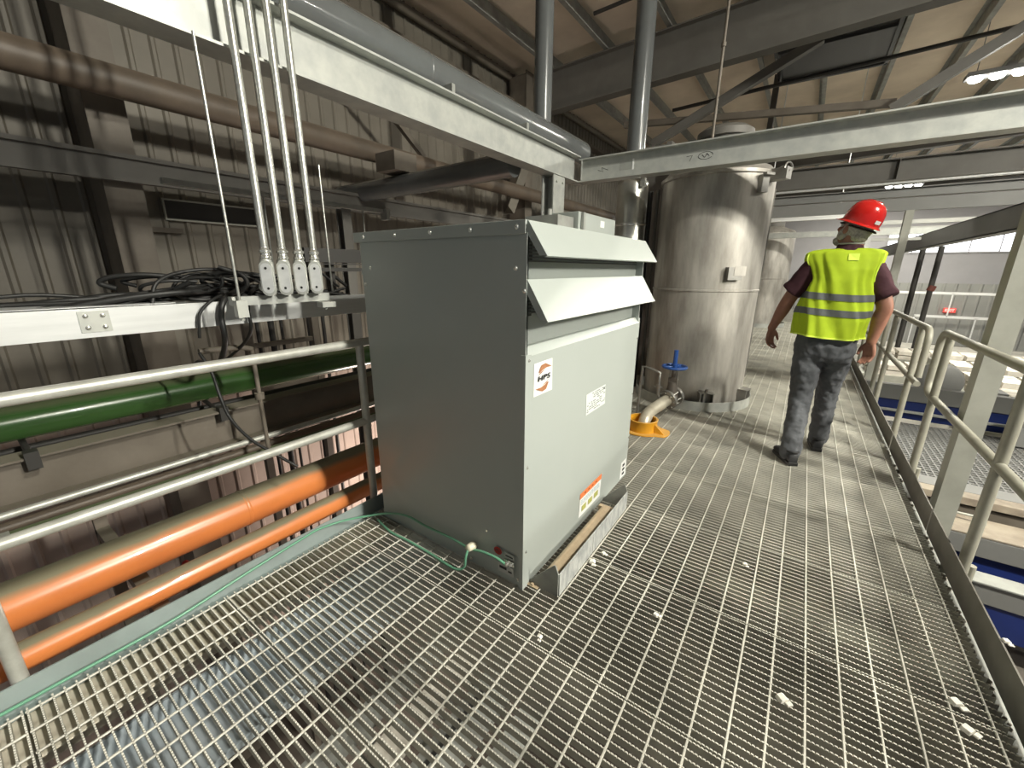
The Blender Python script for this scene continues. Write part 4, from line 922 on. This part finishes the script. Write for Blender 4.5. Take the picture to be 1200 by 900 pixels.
m = MB(); m.box(1.0, 10, 7.3, 19, -.98, -.92); tag(m.build('storage_deck', mat('pale_deck', (.42,.40,.35), .8, nscale=2, col2=(.28,.27,.24))), 'pale storage deck under the white brick stacks', 'deck')

# ------------------------------------------------------------------ white chips of debris
CH = [(-.653,1.136,0,'below the cabinet corner in the foreground'), (-.025,2.097,.4,'alone in the middle of the walkway'), (.162,1.41,.8,'largest, on the lower right of the walkway'), (-.662,1.665,.3,'beside the base plate, nearer one'), (-.640,1.76,1.1,'beside the base plate, further one'), (.653,1.74,.5,'against the right kick plate, upper one'), (.66,1.64,.9,'against the right kick plate, lower one'),
      (.815,2.02,.2,'caught on top of the right kick plate'), (-.30,1.52,1.3,'tiny, between cabinet and walkway middle'), (.79,1.5,.4,'at the foot of the right kick plate'), (.787,2.3,.9,'in the gap by the right kick plate')]
for k, (x, y, a, lb) in enumerate(CH):
    m = MB(); s = .017 if k in (2, 3, 5, 6) else .012
    z = 0.0 if k != 7 else .118
    if k in (9, 10): z = -.03
    M_ = Matrix.Translation((x, y, z)) @ Matrix.Rotation(a, 4, 'Z')
    m.prism([(-s, 0), (s*.9, 0), (s, s*.5), (s*.4, s*.95), (-s*.7, s*.8)], 1, -s*.7, s*.8, M_); m.prism([(-s*.2, 0), (s*1.3, 0), (s*1.1, s*.5), (0, s*.4)], 1, -s*1.6, -s*.75, M_)
    tag(m.build('white_chip', CHIP, bevel=.002), 'white chip of debris ' + lb, 'chip', 'white chips on the grating')
m = MB()
for k in range(160):
    x = .79+rnd.uniform(-.012, .008); y = 1.3+rnd.random()**1.3*3.5; s = rnd.uniform(.003, .012)
    m.lathe([(s, 0), (s*.8, s), (0, s*1.2)], (x, y, -.034), 5, smooth=False)
o = tag(m.build('grit', mat('dark_grit', (.20,.18,.15), .9)), 'line of dirt and grit along the foot of the right kick plate', 'grit'); o['kind'] = 'stuff'

# ------------------------------------------------------------------ the man walking away
def remesh(o, vox, smooth=6, disp=None):
    r = o.modifiers.new('r', 'REMESH'); r.mode = 'VOXEL'; r.voxel_size = vox; r.use_smooth_shade = True
    s = o.modifiers.new('s', 'SMOOTH'); s.factor = .5; s.iterations = smooth
    if disp:
        tx = bpy.data.textures.new('folds', 'CLOUDS'); tx.noise_scale = disp[1]; tx.noise_depth = 2
        d = o.modifiers.new('d', 'DISPLACE'); d.texture = tx; d.strength = disp[0]; d.mid_level = .5; d.texture_coords = 'LOCAL'
    return o
def limb(m, pts, rs, seg=20, n=6, flat=False):
    """tapered limb through joints with round ends"""
    P = catmull(pts, n); k = len(pts)-1; R = []
    for i in range(len(P)):
        f = i/(len(P)-1)*k; a = min(int(f), k-1); t = f-a; t = t*t*(3-2*t); R.append(rs[a]*(1-t)+rs[a+1]*t)
    d0 = (P[0]-P[1]).normalized(); d1 = (P[-1]-P[-2]).normalized()
    A = [P[0]+d0*R[0]*x for x in (.98, .8, .45)]; B = [P[-1]+d1*R[-1]*x for x in (.45, .8, .98)]
    if flat: B = []
    m.tube(A+P+B, [R[0]*.2, R[0]*.6, R[0]*.89]+R+([] if flat else [R[-1]*.89, R[-1]*.6, R[-1]*.2]), seg)
def rings(m, secs, seg=40, cap=True, pw=2.4):
    """secs: (cx, cy, z, hw, hd) superellipse sections, y is depth"""
    vs = []
    for (cx, cy, z, hw, hd) in secs:
        for k in range(seg):
            a = 2*PI*k/seg; c, s = math.cos(a), math.sin(a)
            vs.append((cx+hw*math.copysign(abs(c)**(2/pw), c), cy+hd*math.copysign(abs(s)**(2/pw), s), z))
    fs = []; n = len(secs)
    for i in range(n-1):
        for k in range(seg): fs.append((i*seg+k, i*seg+(k+1) % seg, (i+1)*seg+(k+1) % seg, (i+1)*seg+k))
    if cap: fs += [tuple(range(seg))[::-1], tuple((n-1)*seg+k for k in range(seg))]
    m.add(vs, fs, True)
man = empty('person', 'man in red hard hat, yellow hi-vis vest and grey trousers walking away', 'person', (.21, 3.76, 0))
BX, BY = .19, 3.77
sL, eL, wL = Vector((.022, BY-.01, 1.455)), Vector((-.085, BY+.01, 1.225)), Vector((-.165, BY+.06, .995))
sR, eR, wR = Vector((.368, BY+.01, 1.44)), Vector((.462, BY-.03, 1.20)), Vector((.44, BY-.01, .955))
hipL, hipR = Vector((.10, BY, .93)), Vector((.27, BY+.01, .93))
kL, kR = Vector((.105, 3.72, .50)), Vector((.272, 3.93, .52))
aL, aR = Vector((.105, 3.60, .10)), Vector((.285, 4.03, .11))
HC = Vector((.218, BY-.005, 1.70))        # head centre
hd = Matrix.Translation(HC) @ Matrix.Rotation(math.radians(15), 4, 'Y') @ Matrix.Rotation(math.radians(42), 4, 'Z') @ Matrix.Rotation(math.radians(6), 4, 'X') @ Matrix.Scale(.93, 4)   # local +Y = face direction
m = MB()
# torso, neck
rings(m, [(BX, BY, .90, .15, .10), (BX, BY, 1.0, .155, .105), (BX, BY, 1.15, .15, .105), (BX, BY, 1.3, .165, .11), (BX, BY, 1.42, .175, .105), (BX+.005, BY, 1.49, .15, .085), (BX+.012, BY, 1.53, .09, .065)], 32)
limb(m, [(BX+.015, BY, 1.48), (BX+.03, BY+.0, 1.58), (HC.x, HC.y, HC.z-.04)], [.075, .062, .065])
# head: cranium, jaw, nose, brow, ears
def ell(c, r, M_=hd, seg=20):
    vs = []; fs = []
    for i in range(13):
        th = PI*i/12
        for k in range(seg):
            a = 2*PI*k/seg; vs.append(M_ @ Vector((c[0]+r[0]*math.sin(th)*math.cos(a), c[1]+r[1]*math.sin(th)*math.sin(a), c[2]+r[2]*math.cos(th))))
    for i in range(12):
        for k in range(seg): fs.append((i*seg+k, i*seg+(k+1) % seg, (i+1)*seg+(k+1) % seg, (i+1)*seg+k))
    m.add(vs, fs, True)
ell((0, -.005, .035), (.078, .098, .095)); ell((0, .035, -.035), (.062, .068, .085)); ell((0, .055, -.085), (.036, .038, .032))
ell((0, .112, -.015), (.014, .022, .028)); ell((0, .088, .028), (.055, .022, .014)); ell((0, .095, -.062), (.026, .014, .010)); ell((.045, .075, -.02), (.022, .02, .02)); ell((-.045, .075, -.02), (.022, .02, .02))
ell((.079, -.005, -.01), (.011, .022, .034)); ell((-.079, -.005, -.01), (.011, .022, .034))
# arms
def hand(m, w, d, side, curl):
    """w wrist, d pointing direction, side = unit vector toward the thumb"""
    d = d.normalized(); side = (side-d*side.dot(d)).normalized(); nn = d.cross(side).normalized()
    if nn.y < 0: nn = -nn          # palm faces back/inward
    p0 = w; pm = w+d*.05; pe = w+d*.092
    for k in (-1, -.33, .33, 1): limb(m, [w+side*.010*k, pm+side*.022*k, pe+side*.029*k], [.017, .016, .0125], 10, 3)
    for k, L in ((1, .074), (.36, .084), (-.3, .078), (-.95, .060)):
        b = pe+side*.029*k; q1 = b+(d*.9-nn*curl*.35).normalized()*L*.45; q2 = q1+(d*.7-nn*curl*.9).normalized()*L*.32; q3 = q2+(d*.35-nn*curl).normalized()*L*.25
        limb(m, [b-d*.01, b, q1, q2, q3], [.0105, .0105, .0095, .0088, .0075], 10, 3)
    t0 = w+d*.022+side*.024; t1 = t0+(d*.7+side*.75-nn*.2).normalized()*.036; t2 = t1+(d*.95+side*.15-nn*.35).normalized()*.030; t3 = t2+(d*.95-nn*.45).normalized()*.020
    limb(m, [w+d*.012+side*.008, t0, t1, t2, t3], [.017, .016, .0125, .011, .009], 10, 3)
limb(m, [sL, (sL+eL)/2, eL, (eL*.7+wL*.3), wL], [.058, .052, .046, .046, .030]); limb(m, [sR, (sR+eR)/2, eR, (eR*.7+wR*.3), wR], [.058, .052, .046, .047, .031])
hand(m, wL, Vector((-.02, .06, -1)), Vector((.55, .8, 0)), .8); hand(m, wR, Vector((.03, -.02, -1)), Vector((-.75, .6, 0)), .9)
# legs
limb(m, [hipL, kL, aL], [.080, .055, .038]); limb(m, [hipR, kR, aR], [.080, .055, .038])
limb(m, [aL+Vector((0, -.01, -.04)), aL+Vector((-.05, .12, -.06))], [.035, .025]); limb(m, [aR+Vector((0, -.01, -.04)), aR+Vector((-.01, .14, -.06))], [.035, .025])
body = remesh(m.build('body', SKIN, man), .0045, 3)
# eyes on the face
for s in (-1, 1):
    e = MB(); p = hd @ Vector((s*.03, .101, .008)); e.lathe([(0, -.011), (.008, -.008), (.011, 0), (.008, .008), (0, .011)], p, 12); e.build('eye', WHITE, man)
# hair: grey fringe below the hat, back of the head, beard
m = MB(); ell((0, -.020, .012), (.086, .093, .075)); ell((0, -.065, -.035), (.062, .040, .045)); ell((.062, .02, -.045), (.022, .04, .045)); ell((-.062, .02, -.045), (.022, .04, .045)); ell((0, .07, -.10), (.045, .045, .035))
remesh(m.build('hair', HAIR, man), .006, 2, (.008, .01))
# hard hat
hat = hd @ Matrix.Translation((0, -.005, .048)) @ Matrix.Rotation(math.radians(3), 4, 'X')
m = MB(); seg = 48; vs = []; fs = []
prof = [(1.0, 0), (1.0, .02), (.985, .05), (.93, .085), (.82, .115), (.64, .138), (.42, .150), (.2, .155), (.0, .156)]
for r_, z in prof:
    for k in range(seg):
        a = 2*PI*k/seg; vs.append(hat @ Vector((.108*r_*math.cos(a), .128*r_*math.sin(a), z*(1.0))))
for i in range(len(prof)-1):
    for k in range(seg): fs.append((i*seg+k, i*seg+(k+1) % seg, (i+1)*seg+(k+1) % seg, (i+1)*seg+k))
m.add(vs, fs, True)
# brim
vs = []; fs = []
for (r_, z, fr) in ((.98, .006, 0), (1.08, -.003, .02), (1.12, -.008, .045), (1.10, -.011, .043), (.97, .0, 0)):
    for k in range(seg):
        a = 2*PI*k/seg; f = max(0, math.sin(a))**1.5; vs.append(hat @ Vector((.108*r_*math.cos(a), .128*r_*math.sin(a)+fr*f*1.1, z-.010*f*(r_ > 1))))
for i in range(4):
    for k in range(seg): fs.append((i*seg+k, i*seg+(k+1) % seg, (i+1)*seg+(k+1) % seg, (i+1)*seg+k))
m.add(vs, fs, True)
for s in (-.03, 0, .03):
    m.tube([hat @ Vector((s*.9, .117*math.cos(t), .035+.119*math.sin(t))) for t in [math.radians(20+14*i) for i in range(11)]], .006, 8)
hh = m.build('hard_hat', REDH, man)
m = MB(); m.tube([hat @ Vector((.096*math.cos(a), .112*math.sin(a)-.004, -.028)) for a in [math.radians(-170+20*i) for i in range(17)]], .016, 8, ell=(1, .4)); m.build('hat_suspension', BLACK, hh)
m = MB(); m.box(-.02, .02, -.1305, -.128, .022, .045, hat); m.build('hat_sticker', WHITE, hh)
# shirt: collar, short sleeves
m = MB()
rings(m, [(BX, BY, 1.02, .175, .125), (BX, BY, 1.2, .17, .12), (BX, BY, 1.36, .175, .12), (BX, BY, 1.46, .172, .10), (BX+.004, BY, 1.52, .14, .08), (BX+.012, BY, 1.555, .095, .075), (BX+.02, BY, 1.59, .075, .070), (BX+.02, BY, 1.61, .072, .068)], 36)
limb(m, [sL+Vector((.05, 0, .02)), sL, (sL+eL)/2+Vector((-.006, 0, 0)), eL+Vector((.004, 0, .055))], [.055, .066, .072, .076], flat=True); limb(m, [sR+Vector((-.05, 0, .02)), sR, (sR+eR)/2+Vector((.006, 0, 0)), eR+Vector((.0, 0, .055))], [.055, .066, .072, .076], flat=True)
remesh(m.build('shirt', SHIRT, man), .0075, 3, (.012, .07))
# collar stripe
m = MB(); m.tube([(BX+.022+.070*math.cos(a), BY+.066*math.sin(a), 1.612) for a in [2*PI*i/24 for i in range(25)]], .006, 6); m.build('collar_edge', SILV, man)
# vest
def vsec(z):
    T = [(.975, .205, .150, .178), (1.10, .207, .150, .186), (1.22, .196, .146, .190), (1.30, .190, .143, .194), (1.37, .178, .138, .198), (1.44, .193, .128, .198), (1.50, .212, .108, .194), (1.548, .217, .088, .194), (1.568, .19, .070, .198), (1.580, .110, .058, .205)]
    for i in range(len(T)-1):
        if z <= T[i+1][0]:
            f = (z-T[i][0])/(T[i+1][0]-T[i][0]); return tuple(T[i][j]*(1-f)+T[i+1][j]*f for j in range(1, 4))
    return T[-1][1:]
def vpt(a, z, off=0):
    hw, hdp, cx = vsec(z); c, s = math.cos(a), math.sin(a); pw = 2.7
    fold = .008*math.sin(a*7+z*9)+.009*math.sin(a*3-z*14+1.0)+.005*math.sin(a*17+z*23) + .008*math.sin(a*13+z*3)*max(0, (1.2-z)*2)
    droop = 0.008*math.sin(a*2+.5)
    r = 1+fold/hw
    return Vector((cx+(hw*r+off)*math.copysign(abs(c)**(2/pw), c), BY+(hdp*r+off)*math.copysign(abs(s)**(2/pw), s), z+droop*(1 if z < 1.4 else 0)))
def vloft(za, zb, n, off, name, mt, a0=0, a1=2*PI, seg=110, thick=.004, parent=man):
    m = MB(); vs = []; fs = []; full = abs(a1-a0-2*PI) < 1e-6
    na = seg if full else seg+1
    for (o_) in (off, off-thick):
        for i in range(n+1):
            z = za+(zb-za)*i/n
            for k in range(na): vs.append(vpt(a0+(a1-a0)*k/seg, z, o_))
    N_ = (n+1)*na
    for L_ in (0, N_):
        for i in range(n):
            for k in range(seg):
                k2 = (k+1) % na; fs.append((L_+i*na+k, L_+i*na+k2, L_+(i+1)*na+k2, L_+(i+1)*na+k))
    for i in (0, n):
        for k in range(seg): k2 = (k+1) % na; fs.append((i*na+k, i*na+k2, N_+i*na+k2, N_+i*na+k))
    m.add(vs, fs, True); return m.build(name, mt, parent)
vest = vloft(.975, 1.580, 60, .006, 'safety_vest', HIVIS)
vloft(1.236, 1.282, 5, .009, 'reflective_band', BAND, parent=vest); vloft(1.128, 1.174, 5, .009, 'reflective_band', BAND, parent=vest)
vloft(.972, .982, 1, .009, 'vest_binding', HIVISE, parent=vest)
for sgn in (-1, 1):    # armhole binding
    for sy in (-1, 1):
        pts = [vpt(math.atan2(sy*b, sgn*a_), z, .007) for (z, a_, b) in ((1.545, 1, .55), (1.50, 1, .5), (1.44, 1, .45), (1.38, 1, .35), (1.32, 1, .22), (1.27, 1, .05))]
        m = MB(); m.tube(catmull(pts, 4), .005, 6); m.build('vest_binding', HIVISE, vest)
tp = [vpt(-PI/2+.02, z, .009) for z in (1.50, 1.545)] + [vpt(-PI/2+.22, z, .009) for z in (1.545, 1.50)]
m = MB(); m.add(tp+[p+Vector((0, -.003, 0)) for p in tp], [(0,1,2,3), (7,6,5,4), (0,1,5,4), (1,2,6,5), (2,3,7,6), (3,0,4,7)]); m.build('vest_tab', HIVISE, vest)
# trousers
m = MB()
rings(m, [(BX-.003, BY, 1.03, .165, .115), (BX-.005, BY-.005, .98, .178, .125), (BX-.006, BY-.008, .90, .186, .135), (BX-.004, BY-.005, .84, .180, .130), (BX-.004, BY, .79, .165, .115)], 36)
limb(m, [hipL+Vector((0, -.01, -.05)), (hipL*.5+kL*.5)+Vector((0, -.01, 0)), kL, (kL+aL)/2+Vector((0, -.015, 0)), aL+Vector((0, 0, -.015))], [.098, .092, .074, .070, .070])
limb(m, [hipR+Vector((0, -.01, -.05)), (hipR*.5+kR*.5)+Vector((0, -.01, 0)), kR, (kR+aR)/2+Vector((0, -.015, 0)), aR+Vector((0, 0, -.01))], [.098, .092, .073, .069, .068])
tro = remesh(m.build('trousers', JEAN, man), .0075, 3, (.022, .05))
# shoes
def shoe(a, yaw, name='shoe'):
    M_ = Matrix.Translation((a.x, a.y, .004)) @ Matrix.Rotation(yaw, 4, 'Z')
    m = MB()
    secs = [(-.075, .030, .055), (-.06, .038, .085), (-.02, .040, .095), (.03, .042, .085), (.08, .047, .062), (.13, .050, .05), (.17, .044, .042), (.195, .026, .030)]
    vs = []; fs = []; seg = 20
    for (y, hw, h) in secs:
        for k in range(seg):
            t = 2*PI*k/seg; c, s = math.cos(t), math.sin(t); vs.append(M_ @ Vector((hw*math.copysign(abs(c)**.7, c), y, .018+h*.5+h*.5*math.copysign(abs(s)**.8, s))))
    for i in range(len(secs)-1):
        for k in range(seg): fs.append((i*seg+k, i*seg+(k+1) % seg, (i+1)*seg+(k+1) % seg, (i+1)*seg+k))
    fs += [tuple(range(seg))[::-1], tuple((len(secs)-1)*seg+k for k in range(seg))]
    m.add(vs, fs, True); sh = m.build(name, SHOE, man)
    out = [(-.035,-.083), (.035,-.083), (.046,0), (.052,.10), (.046,.17), (.02,.205), (-.02,.205), (-.05,.16), (-.048,.08), (-.042,0)]
    m = MB(); m.prism(out, 2, -.002, .026, M_); m.build('sole', BLACK, sh, bevel=.004)
    m = MB(); m.tube([M_ @ Vector((.042*math.cos(t), -.025+.048*math.sin(t), .105)) for t in [2*PI*i/16 for i in range(17)]], .010, 8); m.build('shoe_collar', SHOE, sh)
shoe(aL, math.radians(24)); shoe(aR, math.radians(4))
